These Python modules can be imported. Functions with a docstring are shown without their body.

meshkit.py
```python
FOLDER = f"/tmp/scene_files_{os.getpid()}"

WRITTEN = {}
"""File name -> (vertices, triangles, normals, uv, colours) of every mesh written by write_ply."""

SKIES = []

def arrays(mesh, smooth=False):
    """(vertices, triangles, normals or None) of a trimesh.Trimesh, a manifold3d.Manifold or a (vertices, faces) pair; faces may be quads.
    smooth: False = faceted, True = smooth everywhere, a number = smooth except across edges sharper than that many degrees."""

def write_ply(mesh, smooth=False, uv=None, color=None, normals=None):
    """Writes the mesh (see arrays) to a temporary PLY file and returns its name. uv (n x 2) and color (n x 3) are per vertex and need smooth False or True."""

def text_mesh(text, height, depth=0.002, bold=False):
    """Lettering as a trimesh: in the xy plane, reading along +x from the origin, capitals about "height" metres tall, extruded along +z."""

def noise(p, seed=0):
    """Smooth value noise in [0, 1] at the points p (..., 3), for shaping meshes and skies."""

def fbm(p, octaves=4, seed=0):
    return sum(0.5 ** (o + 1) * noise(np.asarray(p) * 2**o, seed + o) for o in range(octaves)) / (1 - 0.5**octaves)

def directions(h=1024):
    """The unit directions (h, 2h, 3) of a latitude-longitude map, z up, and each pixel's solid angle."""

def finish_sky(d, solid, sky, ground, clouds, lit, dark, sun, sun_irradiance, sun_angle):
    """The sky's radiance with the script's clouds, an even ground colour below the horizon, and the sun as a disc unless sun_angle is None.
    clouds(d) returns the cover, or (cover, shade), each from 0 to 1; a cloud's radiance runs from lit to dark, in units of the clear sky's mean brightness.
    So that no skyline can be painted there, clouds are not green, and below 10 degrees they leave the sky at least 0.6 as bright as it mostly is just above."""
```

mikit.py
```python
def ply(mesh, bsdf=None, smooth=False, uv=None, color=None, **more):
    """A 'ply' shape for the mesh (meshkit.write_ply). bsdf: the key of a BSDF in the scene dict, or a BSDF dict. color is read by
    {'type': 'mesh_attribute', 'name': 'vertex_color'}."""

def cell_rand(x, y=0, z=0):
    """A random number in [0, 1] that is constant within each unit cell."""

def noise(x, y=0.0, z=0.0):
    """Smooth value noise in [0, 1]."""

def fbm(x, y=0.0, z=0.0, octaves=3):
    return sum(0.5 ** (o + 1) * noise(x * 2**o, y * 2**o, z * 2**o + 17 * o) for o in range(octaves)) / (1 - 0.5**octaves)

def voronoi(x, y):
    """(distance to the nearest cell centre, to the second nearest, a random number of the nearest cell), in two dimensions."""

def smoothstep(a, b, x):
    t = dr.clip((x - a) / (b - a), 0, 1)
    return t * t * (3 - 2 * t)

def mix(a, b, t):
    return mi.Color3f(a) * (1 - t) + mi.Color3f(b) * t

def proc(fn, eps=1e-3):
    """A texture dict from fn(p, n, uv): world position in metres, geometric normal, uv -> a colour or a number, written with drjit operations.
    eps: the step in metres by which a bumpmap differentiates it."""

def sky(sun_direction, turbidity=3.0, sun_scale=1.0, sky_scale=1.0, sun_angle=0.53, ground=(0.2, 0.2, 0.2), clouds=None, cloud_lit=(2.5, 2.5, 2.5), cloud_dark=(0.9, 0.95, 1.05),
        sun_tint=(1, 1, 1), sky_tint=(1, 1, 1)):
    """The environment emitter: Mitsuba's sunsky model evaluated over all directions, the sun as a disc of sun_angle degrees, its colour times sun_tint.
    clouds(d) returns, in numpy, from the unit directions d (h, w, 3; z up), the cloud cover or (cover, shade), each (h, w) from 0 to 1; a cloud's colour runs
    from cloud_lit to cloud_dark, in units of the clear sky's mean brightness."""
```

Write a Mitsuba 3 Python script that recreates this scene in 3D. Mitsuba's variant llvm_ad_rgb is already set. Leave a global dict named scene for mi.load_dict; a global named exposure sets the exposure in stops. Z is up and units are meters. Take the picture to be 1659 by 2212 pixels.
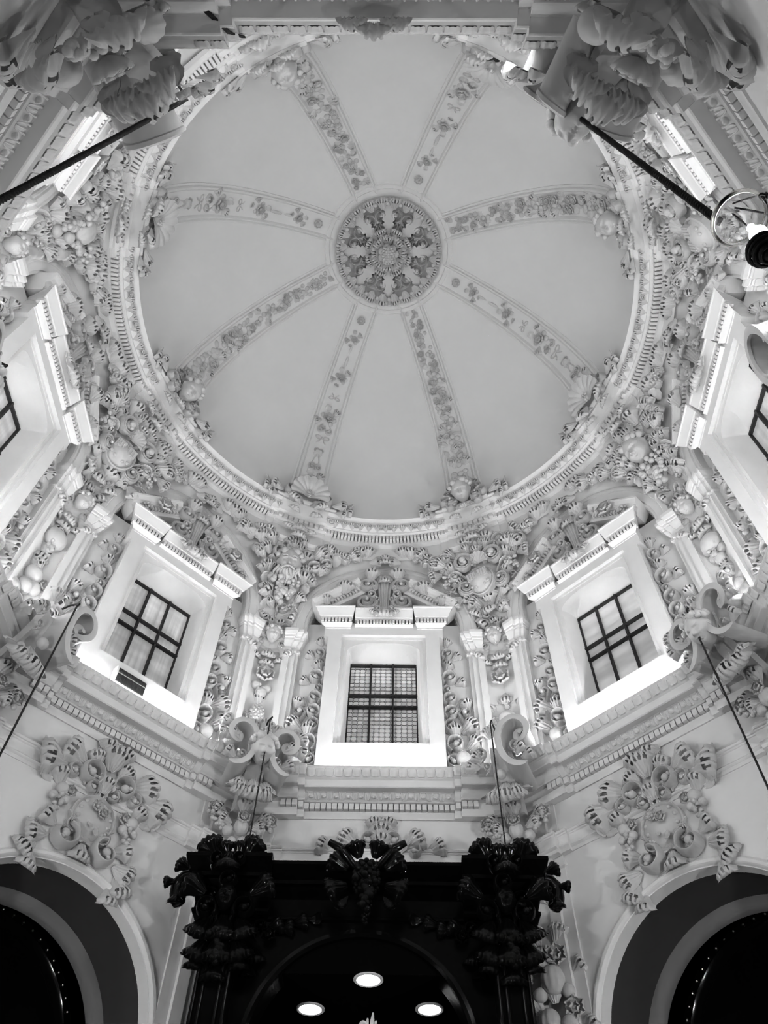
import math, random
import numpy as np
import trimesh, shapely
import shapely.geometry as sg
import mitsuba as mi, drjit as dr
import mikit, meshkit
from mikit import proc, noise, fbm, smoothstep, mix

PI = math.pi
T = mi.ScalarTransform4f
scene, labels = {}, {}

# ------------------------------------------------------------------ camera, light, exposure
CAM = np.array([0.1701, -4.4539, -7.8616])
PITCH, YAW, ROLL = 0.9565, -0.0155, 0.0208
FPX, OX, OY = 1684.5, 7.67, 47.8
cp, sp_, cy, sy = math.cos(PITCH), math.sin(PITCH), math.cos(YAW), math.sin(YAW)
DIR = np.array([sy * cp, cy * cp, sp_])
R0 = np.array([cy, -sy, 0.0]); U0 = np.cross(R0, DIR)
UP = -math.sin(ROLL) * R0 + math.cos(ROLL) * U0
scene['camera'] = {'type': 'perspective', 'fov': 2 * math.degrees(math.atan(829.5 / FPX)), 'fov_axis': 'x',
                   'near_clip': 0.05, 'far_clip': 100.0,
                   'principal_point_offset_x': -OX / 1659, 'principal_point_offset_y': -OY / 2212,
                   'to_world': T().look_at(origin=CAM.tolist(), target=(CAM + DIR).tolist(), up=UP.tolist())}
exposure = 2.05
LEDGE = 68.0        # radiance of the tubes on the cornice ledge
LAMP = 60.0         # hanging lamps
FILL_FLOOD = 215.0       # added fill floodlights, out of view in the rear corners
DOWN = 2.5          # recessed lights of the altar niche

# ------------------------------------------------------------------ materials
def plaster_fn(base, amt, sc):
    def fn(p, n, uv):
        v = fbm(p.x * sc, p.y * sc, p.z * sc, 3)
        return mi.Color3f(base * (1 - amt + 2 * amt * v))
    return fn
def mat(name, d):
    scene[name] = d
    return name
def twos(b):
    return {'type': 'twosided', 'b': b}
PL = mat('mat_plaster', twos({'type': 'principled', 'base_color': proc(plaster_fn(0.46, 0.06, 1.7)), 'roughness': 0.62, 'specular': 0.3}))
ST = mat('mat_stucco', twos({'type': 'principled', 'base_color': proc(plaster_fn(0.33, 0.10, 6.0)), 'roughness': 0.5, 'specular': 0.35}))
DOME = mat('mat_dome', twos({'type': 'diffuse', 'reflectance': proc(plaster_fn(0.46, 0.05, 0.8))}))
WOOD = mat('mat_wood', twos({'type': 'principled', 'base_color': {'type': 'rgb', 'value': 0.0015}, 'roughness': 0.10, 'specular': 0.10}))
WOODF = mat('mat_wood_plain', twos({'type': 'principled', 'base_color': {'type': 'rgb', 'value': 0.001}, 'roughness': 0.22, 'specular': 0.02}))
IRON = mat('mat_iron', twos({'type': 'principled', 'base_color': {'type': 'rgb', 'value': 0.006}, 'roughness': 0.6, 'specular': 0.2}))
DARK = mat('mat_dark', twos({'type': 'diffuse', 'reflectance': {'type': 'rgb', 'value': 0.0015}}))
SHADE_SOFFIT = mat('mat_soffit_shade', twos({'type': 'diffuse', 'reflectance': {'type': 'rgb', 'value': 0.035}}))  # shade under the chapel arches put into the colour as near-black
SHADE_SOFFIT2 = mat('mat_soffit_ring_shade', twos({'type': 'diffuse', 'reflectance': {'type': 'rgb', 'value': 0.12}}))  # shade on the inner ring, painted as a paler grey than the barrel
GILT = mat('mat_gilt', twos({'type': 'roughconductor', 'material': 'Ag', 'alpha': 0.12}))
FLOOR = mat('mat_floor', twos({'type': 'diffuse', 'reflectance': {'type': 'rgb', 'value': 0.05}}))

# ------------------------------------------------------------------ mesh helpers
# far wall frame: x = along the wall, y = apothem (distance from the axis), z = up; wall k is that turned by 45 k degrees
t8 = math.tan(PI / 8)
SIDES = {0: 'far', 1: 'far_left', 2: 'left', 3: 'near_left', 4: 'near', 5: 'near_right', 6: 'right', 7: 'far_right'}
SAY = {0: 'far', 1: 'far left', 2: 'left', 3: 'near left', 4: 'near', 5: 'near right', 6: 'right', 7: 'far right'}
def W(k):
    return T().rotate([0, 0, 1], 45.0 * k)
def mesh(v, f):
    f = np.asarray(f, int)
    if f.shape[1] == 4:
        f = np.vstack([f[:, [0, 1, 2]], f[:, [0, 2, 3]]])
    return trimesh.Trimesh(np.asarray(v, float), f, process=False)
def cat(*ms):
    ms = [m for m in ms if m is not None]
    return trimesh.util.concatenate(ms)
def box(x0, x1, y0, y1, z0, z1):
    m = trimesh.creation.box((x1 - x0, y1 - y0, z1 - z0))
    m.apply_translation(((x0 + x1) / 2, (y0 + y1) / 2, (z0 + z1) / 2))
    return m
def mirror(m):
    v = np.array(m.vertices) * [-1, 1, 1]
    return trimesh.Trimesh(v, np.array(m.faces)[:, ::-1], process=False)
def slab(poly, y0, y1):
    """polygon in (x, z) extruded from apothem y0 (front) to y1 (back)"""
    out = []
    for g in getattr(poly, 'geoms', [poly]):
        m = trimesh.creation.extrude_polygon(g, y1 - y0, engine='earcut')
        v = np.array(m.vertices)
        out.append(trimesh.Trimesh(np.stack([v[:, 0], y0 + v[:, 2], v[:, 1]], 1), np.array(m.faces)[:, ::-1], process=False))
    return cat(*out)
def grid(P, closed_u=False, closed_v=False):
    """P[i, j] points to a quad mesh"""
    P = np.asarray(P, float)
    n, m = P.shape[:2]
    f = []
    for i in range(n - (0 if closed_u else 1)):
        for j in range(m - (0 if closed_v else 1)):
            a, b = i * m + j, i * m + (j + 1) % m
            c, d = ((i + 1) % n) * m + (j + 1) % m, ((i + 1) % n) * m + j
            f.append((a, b, c, d))
    return mesh(P.reshape(-1, 3), f)
def extr_x(prof, x0, x1, mitre0=False, mitre1=False):
    """closed profile [(y, z)] run along x; a mitred end follows the octagon's corner plane"""
    prof = np.array(prof, float)
    def end(x, m):
        xs = np.sign(x) * prof[:, 0] * t8 if m else np.full(len(prof), x)
        return np.stack([xs, prof[:, 0], prof[:, 1]], 1)
    P = np.stack([end(x0, mitre0), end(x1, mitre1)])
    side = grid(P, False, True)
    n = len(prof)
    poly = sg.Polygon(prof)
    cv, cf = trimesh.creation.triangulate_polygon(poly, engine='earcut')
    caps = []
    for e in (P[0], P[1]):
        key = {tuple(np.round(p, 7)): i for i, p in enumerate(prof)}
        idx = np.array([key[tuple(np.round(p, 7))] for p in cv])
        caps.append(trimesh.Trimesh(e, idx[cf], process=False))
    return cat(side, *caps)
def loft(levels, cap=True):
    """levels: list of (n, 3) closed outlines"""
    P = np.array(levels, float)
    m = grid(P, False, True)
    if not cap:
        return m
    out = [m]
    for e in (P[0], P[-1]):
        cv, cf = trimesh.creation.triangulate_polygon(sg.Polygon(e[:, :2]), engine='earcut')
        key = {tuple(np.round(p, 6)): i for i, p in enumerate(e[:, :2])}
        out.append(trimesh.Trimesh(e, np.array([key[tuple(np.round(p, 6))] for p in cv])[cf], process=False))
    return cat(*out)
def tube(pts, rad, n=8, caps=True):
    pts = np.asarray(pts, float)
    rad = np.full(len(pts), rad) if np.isscalar(rad) else np.asarray(rad)
    t = np.gradient(pts, axis=0); t /= np.linalg.norm(t, axis=1, keepdims=True)
    a = np.array([0, 0, 1.0]) if abs(t[0][2]) < 0.9 else np.array([1.0, 0, 0])
    rings = []
    for p, d, r in zip(pts, t, rad):
        b = np.cross(d, a); b /= np.linalg.norm(b); a2 = np.cross(b, d); a = a2
        th = np.arange(n) * 2 * PI / n
        rings.append(p + r * (np.cos(th)[:, None] * a2 + np.sin(th)[:, None] * b))
    m = grid(np.array(rings), False, True)
    if caps:
        v = np.vstack([m.vertices, pts[[0, -1]]]); k = len(m.vertices); L = (len(pts) - 1) * n
        f = [(k, (i + 1) % n, i) for i in range(n)] + [(k + 1, L + i, L + (i + 1) % n) for i in range(n)]
        m = trimesh.Trimesh(v, np.vstack([m.faces, f]), process=False)
    return m
def lathe(prof, n=24):
    """profile [(r, z)] turned about z"""
    th = np.arange(n) * 2 * PI / n
    P = np.array([[(r * math.cos(t), r * math.sin(t), z) for t in th] for r, z in prof])
    return grid(P, False, True)

# ------------------------------------------------------------------ scene helpers
COUNT = {}
def fresh(key):
    n = COUNT.get(key, -1) + 1
    COUNT[key] = n
    return key if n == 0 else f'{key}_{n:03d}'
SHAPES = {}
def shape(m, bsdf, smooth=30):
    return mikit.ply(m, bsdf, smooth=smooth)
def put(key, m, bsdf=None, smooth=30, M=None):
    """one entry of the scene; m is a mesh or a shape dict that is shared"""
    key = fresh(key)
    d = dict(m) if isinstance(m, dict) else shape(m, bsdf, smooth)
    if M is not None:
        d['to_world'] = M
    scene[key] = d
    return key
GROUPS = {'corner_pilaster': 'corner pilasters of the drum',
          'wall_pilaster': 'lower corner pilasters',
          'window_pediment': 'pediments over the drum windows',
          'scroll_border': 'scroll borders beside the drum windows',
          'pilaster_garland': 'garlands on the corner pilasters',
          'spandrel_ornament': 'spandrel ornaments under the dome ring',
          'arch_crest': 'leaf crests over the window arches',
          'rib_foot_ornament': 'ornaments at the feet of the dome ribs',
          'cornice_console': 'consoles at the cornice corners',
          'corner_garland': 'fruit clusters below the cornice consoles',
          'arch_cartouche': 'cartouches over the chapel arches',
          'downlight': 'downlights of the altar niche',
          'lamp_cable': 'lamp cables',
          'hanging_lamp': 'sanctuary lamps',
          'ledge_tube_light': 'tube lights on the ledge',
          'corner_tube_light': 'tube lights behind the consoles',
          'added_fill_light': 'added rear fill lights',
          'chapel_altarpiece': 'chapel altarpieces'}
def thing(name, label, category, group=None):
    key = fresh(name)
    labels[key] = {'label': label, 'category': category}
    group = group or GROUPS.get(name)
    if group:
        labels[key]['group'] = group
    return key
def struct(name, label=None):
    labels[name] = {'kind': 'structure'}
    if label:
        labels[name]['label'] = label
    COUNT.setdefault(name, 0)
    return name

# ------------------------------------------------------------------ the dome and its ring
RD, ZS = 4.0, 4.62
struct('ceiling', 'grey plaster dome with eight ribs')
def sph(az, el, r=RD):
    return np.stack([r * np.cos(el) * np.cos(az), r * np.cos(el) * np.sin(az), ZS + r * np.sin(el)], -1)
def dome_panel():
    az = PI / 2 + np.linspace(-PI / 8, PI / 8, 17)
    el = np.linspace(0.0, math.acos(1.0 / RD), 25)
    A, E = np.meshgrid(az, el, indexing='ij')
    return grid(sph(A, E))
dp = shape(dome_panel(), DOME, True)
for k in range(8):
    put('ceiling__panel', dp, M=W(k))
def rib_half(el):
    return 0.30 - 0.085 * el / 1.3
RIBP = [(-1.30, 0.0), (-1.30, 0.022), (-1.18, 0.030), (-1.10, 0.012), (-1.04, 0.036), (-0.94, 0.046), (-0.86, 0.03), (-0.80, 0.008)]
RIBP = RIBP + [(-x, h) for x, h in RIBP[::-1]]
def rib_mesh():
    el = np.linspace(0.02, math.acos(1.02 / RD), 40)
    P = []
    for e in el:
        w = rib_half(e)
        row = []
        for x, h in RIBP:
            c = sph(np.array(PI / 2), np.array(e), RD - 0.004 - h)
            row.append(c + np.array([x * w, 0, 0]))
        P.append(row)
    return grid(np.array(P))
rb = shape(rib_mesh(), DOME, 25)
RIBS = [put('ceiling__rib', rb, M=T().rotate([0, 0, 1], 22.5 + 45 * k)) for k in range(8)]
# thin fillet that frames the boss
def fillet_ring():
    th = np.linspace(0, 2 * PI, 97)[:-1]
    P = []
    for r, h in ((1.30, 0.0), (1.28, 0.025), (1.22, 0.03), (1.20, 0.012), (1.16, 0.036), (1.10, 0.05), (1.05, 0.04)):
        el = math.acos(r / RD)
        c = sph(th, np.full_like(th, el), RD - 0.004 - h)
        P.append(c)
    return grid(np.array(P), False, True)
put('ceiling__fillet', fillet_ring(), DOME, 25)

# ring cornice below the dome
struct('trim_1', 'round cornice at the foot of the dome')
RING = [(4.02, 4.640), (3.985, 4.620), (3.985, 4.590), (4.035, 4.560), (4.060, 4.555), (4.075, 4.53), (4.115, 4.47), (4.160, 4.43), (4.175, 4.425), (4.180, 4.395),
        (4.255, 4.385), (4.335, 4.378), (4.335, 4.280), (4.335, 4.275), (4.345, 4.24), (4.375, 4.22), (4.400, 4.20), (4.415, 3.92), (4.43, 3.86)]
def turned(prof, n=192):
    return lathe(prof, n)
put('trim_1__moulding', turned(RING), PL, 28)
NR = 400
def ring_dentil():
    return box(-0.0215, 0.0215, 4.222, 4.34, 4.287, 4.378)
rdm = ring_dentil()
s_rdm = shape(rdm, PL, False)
far_, rest_ = [], []
for i in range(NR):
    deg = 360.0 * (i + .5) / NR
    if abs(deg % 45 - 22.5) < 6.6:
        continue
    (far_ if math.cos(math.radians(deg)) > -0.80 else rest_).append(deg)
for deg in far_:
    put('trim_1__dentil', s_rdm, M=T().rotate([0, 0, 1], deg))
ms = []
for deg in rest_:
    m = rdm.copy(); m.apply_transform(trimesh.transformations.rotation_matrix(math.radians(deg), [0, 0, 1])); ms.append(m)
n = put('trim_1__dentil_row', cat(*ms), PL, False); labels[n] = {'kind': 'stuff'}

# ------------------------------------------------------------------ spandrels and arches above the windows
AC, RI, RO = 2.24, 1.33, 1.60       # centre height and radii of the arches
def spandrel():
    n = 81
    cols = []
    for x in np.linspace(-4.62 * t8, 4.62 * t8, n):
        phi = math.atan2(x, 4.62)
        zl = AC + math.sqrt(max(RO ** 2 - x * x, 0)) if abs(x) < RO else AC
        zl = min(max(zl, 1.95), 3.86)
        ro = 4.62 / math.cos(phi)
        row = []
        for v in np.linspace(0, 1, 14):
            z = zl + (3.93 - zl) * v
            r = ro + (4.425 - ro) * v ** 1.3
            row.append((r * math.sin(phi), r * math.cos(phi), z))
        cols.append(row)
    return grid(np.array(cols))
spm = shape(spandrel(), PL, True)
ARCHP = [(1.33, 4.82), (1.33, 4.675), (1.345, 4.655), (1.38, 4.65), (1.385, 4.625), (1.44, 4.60), (1.50, 4.595), (1.51, 4.575), (1.55, 4.565), (1.59, 4.575), (1.605, 4.60), (1.61, 4.66)]
def arch_band(prof, c, foot):
    th = np.linspace(0, PI, 49)
    P = []
    P.append([(r, a, foot) for r, a in prof])
    for t in th:
        P.append([(r * math.cos(t), a, c + r * math.sin(t)) for r, a in prof])
    P.append([(-r, a, foot) for r, a in prof])
    return grid(np.array(P))
abm = shape(arch_band(ARCHP, AC, 2.0), PL, 30)
# drum wall
def drum_wall():
    h = 4.80 * t8
    p = sg.box(-h, -1.12, h, 3.80).difference(sg.box(-0.72, -1.2, 0.72, 2.0))
    n = sg.Point(0, AC).buffer(1.315, 48).intersection(sg.box(-2, 2.44, 2, 4))
    p = p.difference(n)
    ring = np.array(n.exterior.coords)
    side = grid(np.array([[(x, 4.80, z) for x, z in ring], [(x, 5.50, z) for x, z in ring]]))
    return cat(slab(p, 4.78, 5.10), side, slab(n, 5.48, 5.52))
dwm = shape(drum_wall(), PL, False)

# window: surround, reveal, sill
def surround():
    out = sg.Polygon([(-0.94, -1.1), (-0.94, 1.90), (-1.005, 1.90), (-1.005, 2.24), (1.005, 2.24), (1.005, 1.90), (0.94, 1.90), (0.94, -1.1)])
    front = slab(out.difference(sg.box(-0.71, -1.2, 0.71, 1.955)), 4.56, 4.80)
    step = slab(out.difference(sg.box(-0.655, -1.2, 0.655, 1.90)).intersection(sg.box(-0.72, -1.1, 0.72, 1.96)), 4.62, 4.80)
    return front, step
def outline(hw, top, bot, rx, rz, y, n=14):
    pts = [(-hw, y, bot)]
    for t in np.linspace(PI, PI / 2, n):
        pts.append((-hw + rx + rx * math.cos(t), y, top - rz + rz * math.sin(t)))
    for t in np.linspace(PI / 2, 0, n):
        pts.append((hw - rx + rx * math.cos(t), y, top - rz + rz * math.sin(t)))
    pts.append((hw, y, bot))
    return np.array(pts)
def reveal():
    a = outline(0.655, 1.90, -0.30, 0.001, 0.001, 4.63)
    a2 = outline(0.605, 1.825, -0.30, 0.42, 0.20, 4.632)
    b = outline(0.585, 1.83, -0.16, 0.26, 0.16, 4.83)
    c = outline(0.555, 1.69, 0.0, 0.03, 0.03, 5.02)
    m = grid(np.array([a, a2, b, c]))
    sill = mesh([(-0.71, 4.58, -1.1), (0.71, 4.58, -1.1), (0.71, 4.58, -0.33), (-0.71, 4.58, -0.33), (0.71, 4.62, -0.30), (-0.71, 4.62, -0.30), (0.57, 5.03, 0.0), (-0.57, 5.03, 0.0)],
                [(0, 1, 2, 3), (3, 2, 4, 5), (5, 4, 6, 7)])
    return m, sill
sf, ss = surround()
rv, sl = reveal()
s_front, s_step, s_rev, s_sill = shape(sf, PL, False), shape(ss, PL, False), shape(rv, PL, 30), shape(sl, PL, False)

# ------------------------------------------------------------------ lower cornice (one run of it per wall)
CORN = [(4.95, -1.075), (4.157, -1.075), (4.150, -1.085), (4.165, -1.105), (4.172, -1.135), (4.195, -1.180), (4.222, -1.208), (4.228, -1.222), (4.214, -1.229), (4.228, -1.238),
        (4.238, -1.245), (4.250, -1.335), (4.262, -1.345), (4.360, -1.330), (4.371, -1.340), (4.376, -1.352), (4.405, -1.395), (4.442, -1.422), (4.444, -1.428), (4.428, -1.436), (4.444, -1.446),
        (4.515, -1.448), (4.515, -1.545), (4.500, -1.553), (4.500, -1.565), (4.520, -1.600), (4.530, -1.641), (4.95, -1.641)]
RES = [(0.996, 0.0), (1.085, 0.045), (None, 0.09)]
def cornice():
    out, x0 = [], 0.0
    first = True
    for x1, off in RES:
        pr = [(a - off if a < 4.9 else a, z) for a, z in CORN]
        for s in (1, -1):
            if first and s == 1:
                out.append(extr_x(pr, -x1, x1))
            elif not first:
                if x1 is None:
                    out.append(extr_x(pr, s * x0, s * 1.0, False, True))
                else:
                    out.append(extr_x(pr, s * x0, s * x1))
        x0, first = x1, False
    return cat(*out)
cnm = shape(cornice(), PL, 25)
def dentil_mesh():
    return box(-0.031, 0.031, 4.458, 4.53, -1.538, -1.452)
dnm = shape(dentil_mesh(), PL, False)
ND = 27
def egg_mesh():
    m = trimesh.creation.icosphere(2, 1.0)
    v = np.array(m.vertices)
    v *= [0.034, 0.022, 0.044 ]
    v[:, 0] *= 1 + 0.35 * v[:, 2] / 0.044
    m = trimesh.Trimesh(v, m.faces, process=False)
    m.apply_transform(trimesh.transformations.rotation_matrix(math.radians(-42), [1, 0, 0]))
    m.apply_translation((0, 4.402, -1.388))
    return m
def dart_mesh():
    # anchor between two eggs: shell borders and a point
    out = []
    for s in (-1, 1):
        pts = []
        for t in np.linspace(0, 1, 9):
            x = s * (0.012 + 0.034 * (1 - t) ** 0.5 * (0.4 + t * 0.6) + 0.018 * (1 - t))
            a = 4.366 + 0.070 * t ** 0.8
            z = -1.348 - 0.075 * t
            pts.append((x, a - 0.006, z))
        out.append(tube(pts, np.linspace(0.010, 0.006, 9), 6))
    out.append(tube([(0, 4.375, -1.36), (0, 4.40, -1.39), (0, 4.43, -1.422)], [0.012, 0.010, 0.004], 6))
    return cat(*out)
egm, dtm = shape(egg_mesh(), PL, True), shape(dart_mesh(), PL, True)
NE = 12
def cyma_leaf():
    # water leaf that hangs over the crowning moulding
    P = []
    prof = [(4.163, -1.108), (4.168, -1.122), (4.160, -1.140), (4.178, -1.172), (4.198, -1.196), (4.206, -1.212)]
    for i, (a, z) in enumerate(prof):
        t = i / 5
        row = []
        for j in np.linspace(-1, 1, 9):
            w = 0.0605 * (1.0 - 0.35 * t ** 3 + 0.05 * math.sin(3 * PI * t))
            h = -0.004 + 0.007 * (1 - abs(j) ** 2.5) - 0.006 * math.exp(-(j / .16) ** 2) + 0.003 * math.cos(j * 11)
            row.append((j * w, a - h, z - 0.6 * h))
        P.append(row)
    return grid(np.array(P))
clm = shape(cyma_leaf(), PL, True)
NL = 16

# ------------------------------------------------------------------ walls below the cornice
AL, RL = -4.51, 1.41
def low_wall(arch):
    h = 4.57 * t8
    p = sg.box(-h, -9.46, h, -1.6)
    if arch:
        c = sg.Point(0, AL).buffer(RL - 0.01, 48)
        p = p.difference(c.union(sg.box(-RL + 0.01, -10, RL - 0.01, AL)))
    else:
        p = p.difference(sg.box(-1.75, -10, 1.55, -3.95))
    return slab(p, 4.55, 4.75)
lw0, lw1 = shape(low_wall(False), PL, False), shape(low_wall(True), PL, False)
ARCH2 = [(1.44, 4.56), (1.425, 4.535), (1.400, 4.520), (1.37, 4.522), (1.355, 4.535), (1.345, 4.56), (1.335, 4.565), (1.335, 4.74), (1.36, 4.76)]
al1 = shape(arch_band(ARCH2, AL, -9.4), PL, 30)
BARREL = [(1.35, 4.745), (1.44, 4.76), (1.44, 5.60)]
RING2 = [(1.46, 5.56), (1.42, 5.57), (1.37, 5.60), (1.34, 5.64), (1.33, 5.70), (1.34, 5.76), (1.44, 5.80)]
al2, al3 = shape(arch_band(BARREL, AL, -9.4), SHADE_SOFFIT, 30), shape(arch_band(RING2, AL, -9.4), SHADE_SOFFIT2, 30)
def string_course():
    pr = [(4.62, -2.085), (4.50, -2.085), (4.49, -2.10), (4.50, -2.118), (4.515, -2.125), (4.515, -2.14), (4.525, -2.15), (4.535, -2.19), (4.535, -2.26), (4.525, -2.27), (4.515, -2.285), (4.525, -2.30), (4.54, -2.31), (4.54, -2.355), (4.62, -2.365)]
    out, x0, first = [], 0, True
    for x1, off in ((1.22, 0.0), (1.36, 0.05), (None, 0.10)):
        q = [(a - off if a < 4.6 else a, z) for a, z in pr]
        if first:
            out.append(extr_x(q, -x1, x1))
        else:
            for s in (-1, 1):
                out.append(extr_x(q, s * x0, s * (x1 or 1.0), False, x1 is None))
        x0, first = x1, False
    return cat(*out)
scm = shape(string_course(), PL, 25)

for k in range(8):
    side = SIDES[k]
    M = W(k)
    put(struct(f'wall_spandrel_{side}', f'plaster spandrels over the {SAY[k]} window') + '__surface', spm, M=M)
    put(struct(f'wall_drum_{side}', f'plaster drum wall around the {SAY[k]} window') + '__surface', dwm, M=M)
    a = struct(f'trim_{2 + k}', f'moulded round arch over the {SAY[k]} window')
    put(a + '__archivolt', abm, M=M)
    w = struct(f'window_{k + 1}', f'{SAY[k]} window of the drum')
    put(w + '__surround', s_front, M=M); put(w + '__inner_frame', s_step, M=M)
    put(w + '__reveal', s_rev, M=M); put(w + '__sill', s_sill, M=M)
    c = struct(f'trim_{10 + k}', f'{SAY[k]} run of the cornice with egg-and-dart and dentils')
    put(c + '__moulding', cnm, M=M)
    for i in range(ND):
        put(c + '__dentil', dnm, M=M @ T().translate([(i - (ND - 1) / 2) * 0.0746, 0, 0]))
    for s in (-1, 1):
        put(c + '__dentil', dnm, M=M @ T().translate([s * 1.045, -0.045, 0]))
        for j in range(3):
            put(c + '__dentil', dnm, M=M @ T().translate([s * (1.125 + 0.075 * j), -0.09, 0]))
    for i in range(NE):
        put(c + '__egg', egm, M=M @ T().translate([(i - (NE - 1) / 2) * 0.166, 0, 0]))
    for i in range(NE + 1):
        put(c + '__dart', dtm, M=M @ T().translate([(i - NE / 2) * 0.166, 0, 0]))
    for i in range(NL):
        put(c + '__leaf', clm, M=M @ T().translate([(i - (NL - 1) / 2) * 0.1235, 0, 0]))
    for s in (-1, 1):
        for x, off in ((1.04, .045), (1.14, .09), (1.26, .09)):
            put(c + '__leaf', clm, M=M @ T().translate([s * x, -off, 0]))
    lw = struct(f'wall_{side}', f'plain plaster wall below the {SAY[k]} cornice')
    arch = k != 0
    put(lw + '__surface', lw1 if arch else lw0, M=M)
    if k in (0, 1, 2, 6, 7):
        put(struct(f'trim_{18 + k}', f'moulded string course on the {SAY[k]} wall') + '__moulding', scm, M=M)
    if k not in (0, 4):
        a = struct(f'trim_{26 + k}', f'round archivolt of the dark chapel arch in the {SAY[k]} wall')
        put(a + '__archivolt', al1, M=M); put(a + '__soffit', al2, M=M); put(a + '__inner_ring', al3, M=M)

# corner pilasters of the drum
def plan(o):
    c = 4.66 - o
    half = [(1.418 - o, 4.82), (1.418 - o, 4.69 - o), (1.475 - o, 4.69 - o), (1.475 - o, 4.645 - o), (1.565 - o, 4.645 - o), (1.565 - o, 4.60 - o), (1.665, 4.60 - o), (1.675, 4.66 - o), (c * t8, c), (4.82 * t8, 4.82)]
    return np.array(half)
def pil_half(levels):
    return loft([np.column_stack([plan(o), np.full(10, z)]) for o, z in levels])
SHAFT = [(0.03, -1.1), (0.03, -0.95), (0.0, -0.92), (0.0, 1.63)]
CAP = [(0.0, 1.585), (0.028, 1.595), (0.028, 1.635), (0.004, 1.645), (0.004, 1.70), (0.018, 1.72), (0.055, 1.80), (0.060, 1.835), (0.045, 1.845), (0.075, 1.865), (0.078, 1.905), (0.090, 1.915), (0.118, 1.975), (0.122, 2.035)]
def folded(levels):
    m = pil_half(levels)
    m2 = mirror(m)
    m2.apply_transform(trimesh.transformations.rotation_matrix(-PI / 4, [0, 0, 1]))   # the right end of wall 0 and the left end of wall 7
    m = cat(m, m2)
    m.apply_transform(trimesh.transformations.rotation_matrix(PI / 8, [0, 0, 1]))     # corner brought to azimuth 90
    return m
shm, cpm = shape(folded(SHAFT), PL, False), shape(folded(CAP), PL, 20)
def C(j):
    """frame of corner j: its corner at azimuth 90 + 22.5 + 45 j"""
    return T().rotate([0, 0, 1], 22.5 + 45.0 * j)
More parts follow.
